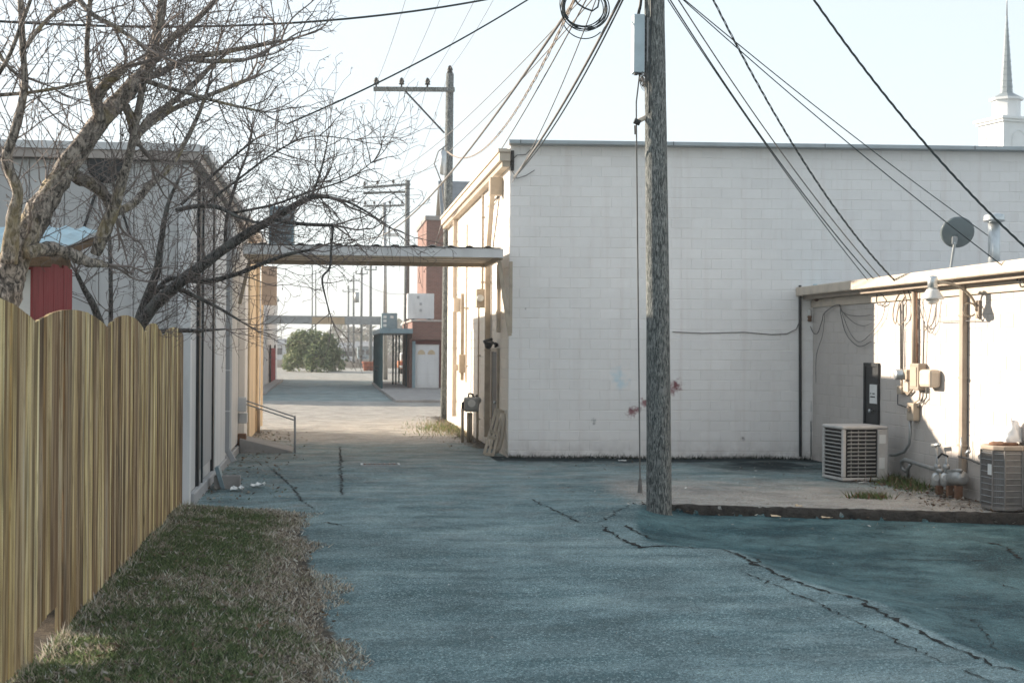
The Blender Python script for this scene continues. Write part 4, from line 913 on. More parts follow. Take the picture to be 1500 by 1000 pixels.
# mounted enclosure, its board and cables
a, b = pz(927, 22), pz(943, 108)
eb = thing('terminal_box', 'pale upright metal terminal box hung on the side of the utility pole', 'utility box', (a[0]+.1, PY, b[2]))
mb = MB(); mb.box(a[0], b[0], PY-.07, PY+.10, b[2], a[2]); mb.build('casing', mat('terminal_box_paint', (.44, .52, .56), .45, .1, .12, 4), eb, bevel=.012)
mb = MB()
for k in range(9): z = b[2]+(a[2]-b[2])*(k+.5)/9; mb.box(b[0]+.002, b[0]+.022, PY-.03, PY+.03, z-.03, z+.03)
mb.build('hinge', M['dark_metal'], eb)
mb = MB(); c0, c1 = pz(946.5, 28), pz(951, 92); mb.box(c0[0], c1[0]+.02, PY-.08, PY+.08, c1[2], c0[2]); mb.build('backing_board', M['siding_mid'], eb)
mb = MB(); mb.tube([pz(935, 22)+[0, 0, 0], pz(938, 8), pz(941, -20), pz(943, -60)], .022, 8); mb.build('cable', M['dark_metal'], eb, True)
mb = MB(); mb.box(pz(929, 0)[0], pz(934, 0)[0], PY-.08, PY, b[2]-.03, b[2]-.003); mb.build('latch', M['dark_metal'], eb)
r = np.random.default_rng(3); mb = MB(); cc = pz(942, 118)
for k in range(14):
    c = cc+r.normal(0, 1, 3)*[.02, .03, .03]; a0 = r.random()*6; tl = r.normal(0, .3, 3)
    mb.tube([c+np.array([.045*math.cos(a0+t)+.0, .03*math.sin(a0+t*1.0), .085*math.sin(t+a0*.5)]) for t in np.linspace(0, 5.5, 12)], .005, 4)
tag(mb.build('tangled_wires', M['cable_grey'], up_, True))
mb = MB(); P = [pole_at(z)+np.array([-.10+.02*math.sin(z*2), -.14, 0]) for z in np.linspace(5.4, 7.6, 12)]; mb.tube(P, .012, 5); mb.build('riser_cable', M['cable_teal'], up_, True)
# stand-off arm that holds the ground rod
a = pz(950, 170); b = pz(931, 180); mb = MB(); mb.tube([a, b+[0, -.05, 0]], .033, 10); sa = mb.build('standoff_arm', M['tan_light'], up_, True)
mb = MB(); mb.tube([b+[-.03, -.05, .02], b+[.05, -.05, -.01]], .04, 10); mb.tube([pz(930.5, 184), pz(930.8, 197)], .017, 6); mb.build('clamp', M['dark_metal'], sa)
anc = pz(937, 720); anc = atZ(937.5, 722, .02)
gw = MB(); gw.tube([pz(937, 108), pz(932, 150), b+[0, -.05, 0], np.array(pz(932.5, 215)), anc+[0, 0, .16]], .011, 6); gw.tube([anc+[0, 0, .0], anc+[0, 0, .22]], [.04, .022], 8); o = gw.build('guy_wire', M['cable_grey']); tag(o, 'thin vertical guy wire down the left side of the big pole to the ground', 'wire')
# small concrete end block of the kerb beside the pole
# ------------------------------------------------------------------ coil of spare cable
cc = atY(856, 14, PY); r = np.random.default_rng(5); mb = MB()
for k in range(9):
    R0 = .305*(1+r.normal(0, .065)); cxk = r.normal(0, .022, 2); ph = r.random()*6; N_ = 44
    mb.tube([cc+np.array([cxk[0]+R0*1.02*math.cos(t+ph), r.normal(0, .004)+.035*math.sin(t*.5+k), cxk[1]+.02+R0*.96*math.sin(t+ph)]) for t in np.linspace(0, 2*math.pi, N_)], .0072, 6)
mb.tube([cc+np.array([x*.0092, 0, z*.0092]) for x, z in ((-18, 20), (-10, 8), (0, 2), (12, -2), (20, 4), (22, 14), (12, 24), (-4, 30), (-20, 44))], .013, 6)
mb.tube([cc+np.array([.32*math.cos(t)*1.0, 0, -.06+.34*math.sin(t)]) for t in np.linspace(math.pi*1.15, math.pi*1.75, 14)], .008, 5)
tag(mb.build('cable_coil', M['cable_teal'], smooth=True), 'coiled loops of dark spare cable hanging near the top of the pole', 'cable coil')

# ------------------------------------------------------------------ overhead lines
def sagline(A, B, sag, n=28):
    A, B = np.array(A, float), np.array(B, float); t = np.linspace(0, 1, n)[:, None]
    P = A*(1-t)+B*t; P[:, 2] -= 4*sag*(t*(1-t))[:, 0]; return P
def wire(A, B, label, sag=.1, r=.010, mt='cable_teal', name='overhead_wire', twist=0, group=None):
    mb = MB(); P = sagline(A, B, sag, 30 if not twist else 220)
    if twist:
        for k in range(3):
            mb.tube([p+twist*np.array([math.cos(i*.33+k*2.1), .5*math.sin(i*.33+k*2.1), math.sin(i*.33+k*2.1)]) for i, p in enumerate(P)], r, 4)
    else: mb.tube(P, r, 5)
    return tag(mb.build(name, M[mt], smooth=True), label, 'wire', group)
T = lambda px, py=-60, y=PY: atY(px, py, y)
wc = onwall(749, 250, .12); XWc = CORNER[0]-.1
wire(T(938), atX(715, 303, XWc), 'thick pale cable from the big pole down to the eaves of the white building', .35, .023, 'cable_grey')
wire(T(941), onwall(752, 262, .08), 'dark cable from the big pole to the near corner of the white building', .3, .014, 'cable_teal')
wire(T(895), onwall(750, 268, .10), 'thin line from beside the coil down to the corner bracket', .25, .009, 'cable_grey')
wire(T(868), atY(655, 222, 43.1), 'twisted cable sagging from the big pole to the wooden pole behind', 1.1, .009, 'taupe', twist=.018)
wire(T(882), atY(540, 350, 66), 'heavy cable running from the coil past the roof corner into the far alley', .9, .026, 'cable_grey')
wire(T(905), atY(552, 262, 70), 'upper of two thin parallel lines crossing behind the wooden pole', .6, .010, 'cable_grey')
wire(T(918), atY(575, 268, 72), 'lower of two thin parallel lines crossing behind the wooden pole', .7, .011, 'cable_grey')
wire(T(890), atX(662, 318, XWc-.1), 'grey cable from the coil to the far end of the side eaves', .3, .012, 'cable_grey')
wire(atY(-80, 26, 15), atY(760, -10, 20), 'nearly level dark cable across the top left of the sky', .25, .014, 'cable_teal')
wire(T(850, -50, 19), atY(420, 182, 17), 'dark line descending from the top into the bare branches', .12, .011, 'cable_teal')
A_ = {}
wire(T(962, -25), atX(1283, 425, SHX-.1), 'leftmost thin line from the big pole to the shed eaves', .14, .008, 'cable_teal')
wire(T(966, -25), atX(1292, 422, SHX-.1), 'second thin line from the big pole to the shed eaves', .22, .010, 'cable_teal')
wire(T(978, -25), atX(1302, 420, SHX-.1), 'third line from the big pole meeting the sunlit eaves', .20, .010, 'cable_grey')
wire(T(1030, -30), atX(1322, 422, SHX-.14), 'thick twisted service cable from the sky to the shed conduit head', .40, .007, 'cable_teal', twist=.012)
wire(T(985, -15), atX(1447, 345, SHX+1.0), 'long thin line passing in front of the satellite dish', .08, .008, 'cable_teal')
wire(T(962, -35), atX(1488, 404, SHX-.15), 'long thin line ending at the hook by the right eaves', .10, .008, 'cable_teal')
wire(T(1165, -40), atY(1545, 400, 18), 'heavy twisted cable crossing the sky toward the right edge', .28, .008, 'cable_teal', twist=.012)
# short drip loops at the corner of the white building
for pts, nm in (([(749, 250), (757, 262), (770, 258), (783, 250)], 'a'), ([(750, 235), (757, 228), (770, 227), (782, 215)], 'b')):
    mb = MB(); mb.tube([onwall(*p, .06) for p in pts], .009, 5); mb.build('drip_loop', M['cable_grey'], rb, True)
mb = MB(); mb.obox(onwall(750.5, 236, .05), (.03, 0, 0), (0, .03, 0), (0, 0, .2)); mb.lathe(onwall(750, 240, .1), ((.02, -.06), (.045, -.03), (.03, 0), (.045, .03), (.02, .06)), 8); mb.build('insulator_bracket', M['dark_metal'], rb)

# ------------------------------------------------------------------ other utility poles
def insulator(mb, p, s=1.): mb.lathe(p, ((.02*s, -.16*s), (.02*s, -.05*s), (.07*s, -.04*s), (.05*s, 0), (.07*s, .03*s), (.04*s, .09*s), (.015*s, .12*s)), 8)
def line_pole(px_b, px_t, py_t, y, rad, label, arms=(), lamp=None, mt=None, base=0., box=None):
    b = atY(px_b, 508, y); tp = atY(px_t, py_t, y); t_ = thing('wooden_pole', label, 'utility pole', (b[0], y, base))
    mb = MB(); mb.tube([(b[0], y, base-.4), tp*.5+np.array([b[0], y, base])*.5, tp], [rad, rad*.9, rad*.78], 14); mb.build('pole', mt or M['pole'], t_, True)
    for (xa, xb, pya, pins, dy, brace) in arms:
        a_, b_ = atY(xa, pya[0], y+dy), atY(xb, pya[1], y+dy); mb = MB(); mb.beam(a_, b_, .1, .13); ar = mb.build('crossarm', M['pole'], t_)
        for pp in pins:
            mb = MB(); q = a_+(b_-a_)*((pp-xa)/(xb-xa)); insulator(mb, q+[0, 0, .2], 1.3); mb.build('insulator', M['dark_metal'], ar, True)
        if brace:
            mb = MB(); mb.beam(atY(*brace[0], y+dy-.05), atY(*brace[1], y-rad), .03, .05); mb.build('brace', M['dark_metal'], ar)
    if lamp:
        p = atY(*lamp, y); mb = MB(); mb.tube([(b[0], y, p[2]-.1), (p[0]-.2, y, p[2]+.05), (p[0], y, p[2])], .04, 6); mb.obox(p+[.25, 0, 0], (.4, 0, 0), (0, .18, 0), (0, 0, .11)); mb.build('street_lamp', M['galv'], t_)
    if box:
        for (bx, by0, by1, hw) in box:
            q0, q1 = atY(bx, by0, y), atY(bx, by1, y); mb = MB(); mb.lathe(((q0[0]), y-.1, 0), ((hw*.9, q1[2]), (hw, q1[2]+.04), (hw, q0[2]-.05), (hw*.7, q0[2])), 12); mb.build('transformer', M['grey_metal'], t_, True)
    return t_
YP2 = 43.6
p2_ = line_pole(653, 659, 108, YP2, .155, 'tall wooden pole with one long crossarm at the far end of the white building',
    arms=[(547, 666, (130.5, 131.5), (551, 588, 626), -.2, ((594, 134), (651, 195)))])
mb = MB(); insulator(mb, atY(659, 104, YP2), 1.4); mb.build('top_insulator', M['dark_metal'], p2_, True)
mb = MB(); q = atY(649, 235, YP2-.25); mb.lathe(q, ((.02, -.45), (.10, -.42), (.11, .25), (.05, .3), (.02, .42)), 10); mb.build('fuse_cutout', M['galv'], p2_, True)
mb = MB(); mb.tube([atY(*p, YP2-.3) for p in ((655, 212), (642, 222), (636, 240), (641, 252), (647, 268), (650, 295), (657, 330), (664, 360))], .02, 5); mb.build('service_loop', M['cable_grey'], p2_, True)
mb = MB(); mb.tube([atY(*p, YP2-.2) for p in ((650, 318), (645, 335), (637, 360), (660, 328), (668, 327))], .02, 5); mb.build('service_loop', M['cable_grey'], p2_, True)
P3 = 80
line_pole(595, 597, 264, P3, .17, 'wooden pole with two stacked crossarms rising behind the distant canopy',
    arms=[(532, 601, (275, 270), (534, 553, 576), -.2, ((570, 277), (593, 300))), (532, 597, (283, 281), (), .2, None)])
line_pole(565, 563, 297, 97, .16, 'grey pole with street lamp and crossarm behind the second canopy', arms=[(532, 592, (302, 301), (535, 548, 571, 589), -.2, None)], lamp=(570, 344), mt=M['grey_metal'])
FAR = [(543, 543, 386, 150, .17, 'far pole left of the porch with the tallest tan shaft'), (529, 530, 392, 175, .17, 'far tan pole beside the pots on the lawn'),
       (518, 518, 402, 195, .16, 'far pole in the cluster carrying a transformer drum'), (510, 510.5, 418, 215, .16, 'farthest faint pole right of the big bush'), (457.5, 457.5, 388, 170, .09, 'slim steel pole standing behind the big bush'), (462.5, 462.5, 396, 172, .09, 'second slim steel pole behind the bush, shorter of the pair')]
for i, (xb, xt, yt, y, rd, lab) in enumerate(FAR):
    line_pole(xb, xt, yt, y, rd, lab, arms=[] if rd < .1 else [(xt-9, xt+9, (yt+9, yt+9), (xt-8, xt+8), -.2, None)]+([(xt-7, xt+7, (yt+22, yt+22), (), -.2, None)] if i == 2 else []), box=[(xb+4.5, 428, 443, .35)] if i == 2 else None)
# primary conductors: from above the camera over pole two's arm and on down the alley
wn = ['outermost', 'second', 'third']
for i, (pp, tx, fx, fy) in enumerate(((551, 600, 534, 272), (588, 652, 553, 270), (626, 705, 576, 268))):
    q = atY(pp, 122, YP2-.2); wire(atY(tx, -20, 30), q, f'{wn[i]} faint power line from the sky to the crossarm of the tall wooden pole', .12, .007, 'cable_grey')
    wire(q, atY(fx, fy, P3-.2), f'{wn[i]} faint power line between the two crossarm poles down the alley', .5, .008, 'cable_grey')
q = atY(659, 101, YP2); wire(atY(728, -10, 30), q, 'faint power line from the sky to the very top of the tall wooden pole', .1, .007, 'cable_grey'); wire(q, atY(597, 262, P3), 'faint power line from pole top to pole top down the alley', .4, .008, 'cable_grey')
wire(atY(640, 243, YP2), atY(380, 290, 30), 'thin line from the wooden pole toward the grey building roof', .2, .008, 'cable_grey')
wire(atY(597, 430, 79), atY(440, 330, 60), 'thin dark line sagging under the canopy toward the rooftop unit', .9, .012, 'cable_grey')

# ------------------------------------------------------------------ air conditioners by the shed
def louvred_condenser(loc, W, D, Hh, rz):
    t = thing('air_conditioner', 'boxy louvred pale air conditioner on the ground by the dark doorway', 'air conditioner', loc)
    x0, y0, z0 = loc; ca, sa = math.cos(rz), math.sin(rz); ex, ey, ez = np.array([ca, sa, 0]), np.array([-sa, ca, 0]), np.array([0, 0, 1.])
    P = lambda u, v, z: np.array([x0, y0, z0])+ex*u+ey*v+ez*z
    def ob(mb, u0, u1, v0, v1, za, zb): mb.obox(P((u0+u1)/2, (v0+v1)/2, (za+zb)/2), ex*(u1-u0)/2, ey*(v1-v0)/2, ez*(zb-za)/2)
    mb = MB(); ob(mb, .03, W-.03, .03, D-.03, .05, Hh-.04); mb.build('coil', M['ac_inside'], t)
    mb = MB(); ob(mb, 0, W, 0, D, 0, .05); mb.build('base_pan', M['ac_white'], t, bevel=.012)
    mb = MB(); ob(mb, -.01, W+.01, -.01, D+.01, Hh-.06, Hh); mb.build('top_cover', M['ac_white'], t, bevel=.03)
    mb = MB(); ob(mb, W*.78, W, -.004, .2, .051, Hh-.061); o = mb.build('service_panel', M['ac_white'], t, bevel=.01)
    mb = MB(); ob(mb, W*.81, W*.95, -.010, -.006, Hh*.68, Hh*.84); mb.build('sticker', M['paper'], o)
    mb = MB(); ob(mb, W*.81, W*.93, -.010, -.006, Hh*.22, Hh*.42); mb.build('sticker', M['paper'], o)
    for (u, v) in ((.0, 0.), (0, D-.07), (W-.07, D-.07)):
        mb = MB(); ob(mb, u, u+.07, v, v+.07, .051, Hh-.061); mb.build('corner_post', M['ac_white'], t, bevel=.02)
    n = 12
    for i in range(n):
        z = .09+(Hh-.2)*i/(n-1)
        mb = MB(); mb.obox(P(W*.425, .012, z), ex*(W*.355-.037), ey*.004+ez*.003, -ey*.016+ez*.0115); mb.build('slat', M['ac_white'], t)
        mb = MB(); mb.obox(P(.012, D/2, z), ey*(D/2-.075), ex*.004+ez*.003, -ex*.016+ez*.0115); mb.build('slat', M['ac_white'], t)
    for u in (.2, .36, .52):
        mb = MB(); ob(mb, W*u, W*u+.008, .022, .03, .06, Hh-.07); mb.build('wire_guard', M['ac_white'], t)
    return t
a = atZ(1234, 706, .0); b = atZ(1300, 705, .0); dvec = (b-a)[:2]; Wd = float(np.linalg.norm(dvec)); rz = math.atan2(dvec[1], dvec[0])
zt = atY(1234, 624, a[1])[2]
louvred_condenser((a[0], a[1], .02), Wd, .80, zt-.02, rz)
# round-cornered brown condenser at the right edge
a2 = np.array([9.12, 18.62, 0.]); H2 = atY(1450, 654, a2[1]+.1)[2]
b2 = thing('air_conditioner', 'dark brown wire caged air conditioner with rusty top at the right edge', 'air conditioner', (a2[0]+.28, a2[1]+.35, .0))
W2, D2, ch = .50, .60, .12; X0, Y0 = a2[0], a2[1]
poly = [(X0+ch, Y0), (X0+W2-ch, Y0), (X0+W2, Y0+ch), (X0+W2, Y0+D2-ch), (X0+W2-ch, Y0+D2), (X0+ch, Y0+D2), (X0, Y0+D2-ch), (X0, Y0+ch)]
def octo(ins, z0, z1, mt, name, bev=0):
    cxm, cym = X0+W2/2, Y0+D2/2; pp = [(cxm+(x-cxm)*(1-ins), cym+(y-cym)*(1-ins), 0) for x, y in poly]; mb = MB(); mb.prism(pp, (0, 0, z0), (0, 0, z1)); return mb.build(name, mt, b2, bevel=bev)
octo(.04, .06, H2-.06, M['ac_brown'], 'coil'); octo(0, 0, .055, M['ac_brown'], 'base_pan', .01); octo(-.015, H2-.055, H2+.01, M['taupe'], 'top_cover', .015); 
mb = MB(); mb.lathe((X0+W2/2, Y0+D2/2, H2+.012), ((.2, 0), (.2, .025), (.16, .04), (.06, .04), (.03, .03)), 20); mb.build('fan_guard', M['rust'], b2, True)
def poly_ring(z, r):
    P = [(x, y, z) for x, y in poly]; mb = MB()
    for p, q in zip(P, P[1:]+P[:1]): mb.tube([p, q], r, 4)
    return mb
for i in range(9): poly_ring(.1+(H2-.2)*i/8, .006).build('guard_wire', M['grey_metal'], b2)
mb = MB()
for (p, q) in zip(poly, poly[1:]+poly[:1]):
    p, q = np.array(p), np.array(q); n_ = int(np.linalg.norm(q-p)/.025)
    for k in range(n_): r_ = p+(q-p)*k/n_; mb.tube([(r_[0], r_[1], .06), (r_[0], r_[1], H2-.06)], .003, 3, False)
tag(mb.build('guard_bars', M['ac_brown'], b2), kind='stuff')
for (x, y) in poly[:4]+poly[-2:]:
    mb = MB(); mb.tube([(x, y, .056), (x, y, H2-.056)], .014, 6); mb.build('corner_rod', M['ac_brown'], b2)
mb = MB(); mb.box(X0-.006, X0-.002, Y0+ch+.02, Y0+ch+.14, H2*.55, H2*.72); mb.build('label_plate', M['paper'], b2)
# crumpled white plastic bag lying on it
bgc = atY(1488, 645, Y0+.35); mb = MB(); vs = []; nn, mm = 14, 20
for i in range(nn+1):
    for j in range(mm):
        th, ph = math.pi*.5*i/nn, 2*math.pi*j/mm; rr = 1+.16*math.sin(3*ph+1)+.13*math.sin(5*ph+4*th)+.05*rng.normal()
        vs.append((X0+.36+.17*rr*math.cos(th)*math.cos(ph), Y0+.34+.16*rr*math.cos(th)*math.sin(ph), H2+.055+.24*rr*math.sin(th)*(1+.25*math.cos(ph+.8))))
mb.add(vs, [(i*mm+j, i*mm+(j+1) % mm, (i+1)*mm+(j+1) % mm, (i+1)*mm+j) for i in range(nn) for j in range(mm)]); tag(mb.build('plastic_bag', M['plastic_bag'], smooth=True), 'crumpled white plastic bag lying on the brown air conditioner', 'bag')

# ------------------------------------------------------------------ gas meter set by the shed
g = wall_pt(1385, 705, .3); gm_ = thing('gas_meter', 'pair of grey gas meters with valves and fat pipes against the shed wall', 'gas meter', (g[0], g[1], 0))
def gp(px, py, out=.25): return wall_pt(px, py, out)
def gt_(pts, r, mt='grey_metal', n=10, name='pipe', out=.25):
    mb = MB(); mb.tube([gp(*p, out) if len(p) == 2 else gp(*p) for p in pts], r, n); return mb.build(name, M[mt], gm_, True)
gt_([(1328, 690, .08), (1322, 686, .12), (1321, 676, .14), (1326, 673, .16), (1345, 679, .2), (1370, 687, .25), (1380, 690, .25)], .035)
gt_([(1330, 700, .1), (1330, 686, .14), (1334, 680, .16)], .028)
for px in (1373, 1386):
    c = gp(px, 700); h0, h1 = gp(px, 712)[2], gp(px, 692)[2]
    mb = MB(); mb.lathe((c[0], c[1], 0), ((.06, h0), (.085, h0+.03), (.09, h0+.12), (.085, h1-.04), (.05, h1)), 14); body = mb.build('meter_body', M['galv'], gm_, True)
    mb = MB(); mb.lathe((c[0]-.05, c[1]-.07, h1-.07), ((.05, -.02), (.05, .02)), 12, 'y'); mb.build('dial', M['white_metal'], body)
    gt_([(px, 692), (px+.5, 682), (px+1, 668)], .018, 'grey_metal', 8)
    c = gp(px, 684); mb = MB(); mb.lathe((c[0], c[1], c[2]), ((.03, -.05), (.055, -.03), (.055, .03), (.03, .05)), 10, 'x'); mb.build('valve', M['grey_metal'], gm_, True)
gt_([(1374, 670), (1380, 664), (1388, 668)], .016, 'dark_metal'); gt_([(1389, 690), (1402, 689), (1408, 689)], .03)
mb = MB(); ca_, cb_ = gp(1394, 700, .22), gp(1411, 700, .22); mb.tube([ca_, ca_*.9+cb_*.1, ca_*.1+cb_*.9, cb_], [.07, .11, .11, .07], 14); mb.build('regulator', M['grey_metal'], gm_, True)
gt_([(1372, 652, .12), (1373, 700, .12)], .016, 'grey_metal'); gt_([(1366, 652, .16), (1376, 651, .16)], .03, 'galv'); gt_([(1404, 668, .14), (1420, 672, .14), (1435, 679, .12)], .016, 'cable_grey', 6)
gt_([(1408, 668, .15), (1408, 640, .15)], .012, 'galv', 6); gt_([(1416, 664, .15), (1420, 660, .15)], .03, 'galv', 8)
for px in (1376, 1392, 1404):
    c = gp(px, 716); mb = MB(); mb.box(c[0]-.05, c[0]+.05, c[1]-.04, c[1]+.04, -.03, gp(px, 711)[2]); mb.build('support', M['rust'], gm_)

# ------------------------------------------------------------------ gas meter and leaning frame at the alley side of the white building
q = atX(689, 640, XW-.3); g2 = thing('gas_meter', 'grey gas meter raised on pipe legs beside the white building in the alley', 'gas meter', (q[0], q[1], 0))
yy = q[1]; sx = lambda px, py: atY(px, py, yy)
c = sx(690, 592); mb = MB(); mb.obox(c, (.17, 0, 0), (0, .13, 0), (0, 0, .17)); mb.build('meter_body', M['grey_metal'], g2, bevel=.05)
mb = MB(); mb.lathe((c[0], yy-.135, c[2]+.03), ((.09, -.02), (.09, .01)), 14, 'y'); mb.build('dial', M['white_metal'], g2)
for i, (px, top_) in enumerate(((677.5, 598), (686, 604), (690, 604), (699, 600))):
    a_, b_ = sx(px, 648), sx(px, top_); mb = MB(); mb.tube([(a_[0], yy, -.05), (b_[0], yy, b_[2])], .035 if i < 3 else .025, 8); mb.build('pipe_leg', M['tan'], g2, True)
mb = MB(); mb.tube([sx(677.5, 600), sx(678, 590), sx(683, 588)], .03, 8); mb.tube([sx(686, 582), sx(687, 576), sx(692, 577), sx(694, 583)], .024, 8); mb.tube([sx(694, 583), sx(698, 578), sx(701, 590), sx(699, 604)], .024, 8); mb.build('pipe', M['dark_metal'], g2, True)
mb = MB(); mb.lathe(sx(700, 586), ((.03, -.06), (.08, -.03), (.08, .03), (.03, .06)), 12, 'y'); mb.build('regulator', M['grey_metal'], g2, True)
# leaning wooden frame
f0 = atZ(716, 668, .02); fy = f0[1]
lf = thing('ladder_rack', 'old ladder-like wooden frame leaning on the white wall by the alley doorway', 'wooden frame', (f0[0], fy, 0))
L_ = [sx2 for sx2 in (atY(709, 665, fy), atY(727, 598, fy+.25), atY(722, 667, fy-.1), atY(737, 602, fy+.15))]
for a_, b_ in ((L_[0], L_[1]), (L_[2], L_[3]), ((L_[0]+L_[2])/2, (L_[1]+L_[3])/2)):
    mb = MB(); mb.beam(a_, b_, .05, .07, (0, 1, 0)); mb.build('stile', M['tan'], lf, bevel=.005)
for t in (.02, .38, .5, .98):
    mb = MB(); mb.beam(L_[0]*(1-t)+L_[1]*t+[0, -.04, 0], L_[2]*(1-t)+L_[3]*t+[0, -.04, 0], .03, .06, (0, 0, 1)); mb.build('rung', M['tan'], lf)
mb = MB(); mb.tube([atY(*p, fy+.1) for p in ((724, 663), (731, 655), (735, 640), (736.5, 620), (737, 605))], .05, 10); tag(mb.build('bent_pipe', M['tan_light'], smooth=True), 'bent pale pipe standing behind the leaning wooden frame', 'pipe')

# ------------------------------------------------------------------ ramp with handrail, junk along the left wall
r0, r1 = atZ(362, 662, .0), atZ(428, 664, 0.); ry = r1[1]
rp = thing('concrete_ramp', 'short sloping concrete ramp slab at the side door of the grey building', 'ramp', (r0[0], ry, 0))
mb = MB(); mb.prism([(LX+.1, 0, -.1), (r1[0], 0, -.1), (r1[0], 0, .05), (LX+.1, 0, .31)], (0, ry, 0), (0, ry+1.3, 0)); mb.build('slab', M['concrete'], rp, bevel=.015)
hr = thing('handrail', 'thin bent twin steel handrail beside the concrete ramp', 'handrail', (r1[0], ry, 0))
t0, t1, t2 = atY(361, 587, ry+.1), atY(432, 610, ry+.1), atY(432, 662, ry+.1)
for dz_ in (0, -.07):
    mb = MB(); mb.tube([t0+[0, 0, dz_], t1+[-.02, 0, dz_]], .014, 8); mb.build('rail', M['siding_mid'], hr, True)
mb = MB(); mb.tube([t1+[.0, 0, .02], (t2[0], ry+.1, -.05)], .022, 8); mb.build('post', M['siding_mid'], hr, True)
p = atZ(333, 713, .02)
cb = thing('concrete_block', 'loose grey hollow concrete block lying by the left wall', 'block', (p[0], p[1], 0))
mb = MB(); 
for k in ((-.2, .2, -.1, -.065), (-.2, .2, .065, .1)): mb.box(p[0]+k[0], p[0]+k[1], p[1]+k[2], p[1]+k[3], .0, .2)
for k in (-.2, -.018, .165): mb.box(p[0]+k, p[0]+k+.035, p[1]-.065, p[1]+.065, 0, .2)
mb.build('block', M['concrete'], cb, bevel=.006)
p = atZ(322, 714, .02); mb = MB(); mb.obox((p[0], p[1]+.1, .17), (.03, 0, .01), (0, .16, 0), (-.05, 0, .17)); tag(mb.build('board_scrap', M['teal_metal'], bevel=.004), 'short grey board scrap leaning by the concrete block', 'board')
for i, (px, py, s, lab) in enumerate(((378, 711, .11, 'white crumpled paper scrap on the dirt by the left wall'), (348, 716, .09, 'small pale rag lying near the concrete block'), (379, 661, .13, 'flat white scrap lying just before the ramp'))):
    p = atZ(px, py, .03); mb = MB(); vs = []; r = np.random.default_rng(40+i)
    for a_ in range(6):
        for b_ in range(6): vs.append((p[0]+s*(a_-2.5)/2.5*(.7+.5*r.random()), p[1]+s*(b_-2.5)/2.5*(.7+.5*r.random()), .03+abs(r.normal(0, .03))))
    mb.add(vs, [(a_*6+b_, a_*6+b_+1, a_*6+b_+7, a_*6+b_+6) for a_ in range(5) for b_ in range(5)]); o = mb.build('paper_scrap', M['paper']); o.modifiers.new('t', 'SOLIDIFY').thickness = .004; tag(o, lab, 'scrap')
# drain grate in the alley
p = atZ(557, 681, .03); dg = thing('drain_grate', 'pale iron drain grate set into the alley asphalt', 'drain', (p[0], p[1], .03)); h0 = float(hgt(p[0], p[1]))
mb = MB()
for k in ((-.36, .36, -.22, -.18), (-.36, .36, .18, .22), (-.36, -.32, -.18, .18), (.32, .36, -.18, .18)): mb.box(p[0]+k[0], p[0]+k[1], p[1]+k[2], p[1]+k[3], h0-.02, h0+.028)
mb.build('frame', M['grey_metal'], dg)
for i in range(7):
    mb = MB(); xx = p[0]-.28+i*.09; mb.box(xx-.015, xx+.015, p[1]-.178, p[1]+.178, h0-.02, h0+.024); mb.build('bar', M['rust'], dg)
mb = MB(); mb.box(p[0]-.317, p[0]+.317, p[1]-.177, p[1]+.177, h0-.02, h0+.006); mb.build('pit', M['crack'], dg)

# ------------------------------------------------------------------ far away: pots, pickup, houses, bush, trees
for i, (px, lab) in enumerate(((536.5, 'left terracotta pot on the distant verge'), (544.5, 'right terracotta pot on the distant verge'))):
    p = atZ(px, 543, .0); mb = MB(); mb.lathe((p[0], p[1], 0), ((.22, 0), (.33, .4), (.36, .72), (.42, .74), (.42, .86), (.33, .86), (.3, .7)), 14); tag(mb.build('plant_pot', M['terracotta'], smooth=True), lab, 'plant pot', 'terracotta pots on the distant verge')
tp = np.array([6.6, 118, 0.]); pk = thing('pickup_truck', 'distant white and orange pickup truck seen between the porch posts', 'truck', tp)
bx = lambda n, m_, a, b, c, par=pk, bev=.05: (lambda mb: mb.build(n, m_, par, bevel=bev))(MB().box(tp[0]+a[0], tp[0]+a[1], tp[1]+b[0], tp[1]+b[1], c[0], c[1]))
bx('body', mat('orange_body', (.45, .16, .06), .4, .1, .1, 3), (-.95, .95), (0, 4.8), (.45, 1.05)); bx('cab', M['white_metal'], (-.85, .85), (1.4, 3.0), (1.053, 1.75), bev=.14); bx('windscreen', M['glass'], (-.7, .7), (1.37, 1.398), (1.2, 1.65), bev=.01); bx('bumper', M['galv'], (-.95, .95), (-.12, -.003), (.5, .72))
for sx_ in (-.85, .65):
    for sy in (.9, 3.8):
        mb = MB(); mb.lathe((tp[0]+sx_, tp[1]+sy, .36), ((.2, 0), (.36, .02), (.36, .2), (.2, .22)), 16, 'x'); mb.build('wheel', M['black'], pk, True)
for sx_ in (-.85, .6): bx('tail_light', M['red_board'], (sx_, sx_+.22), (-.03, -.003), (.78, .95), bev=.01)
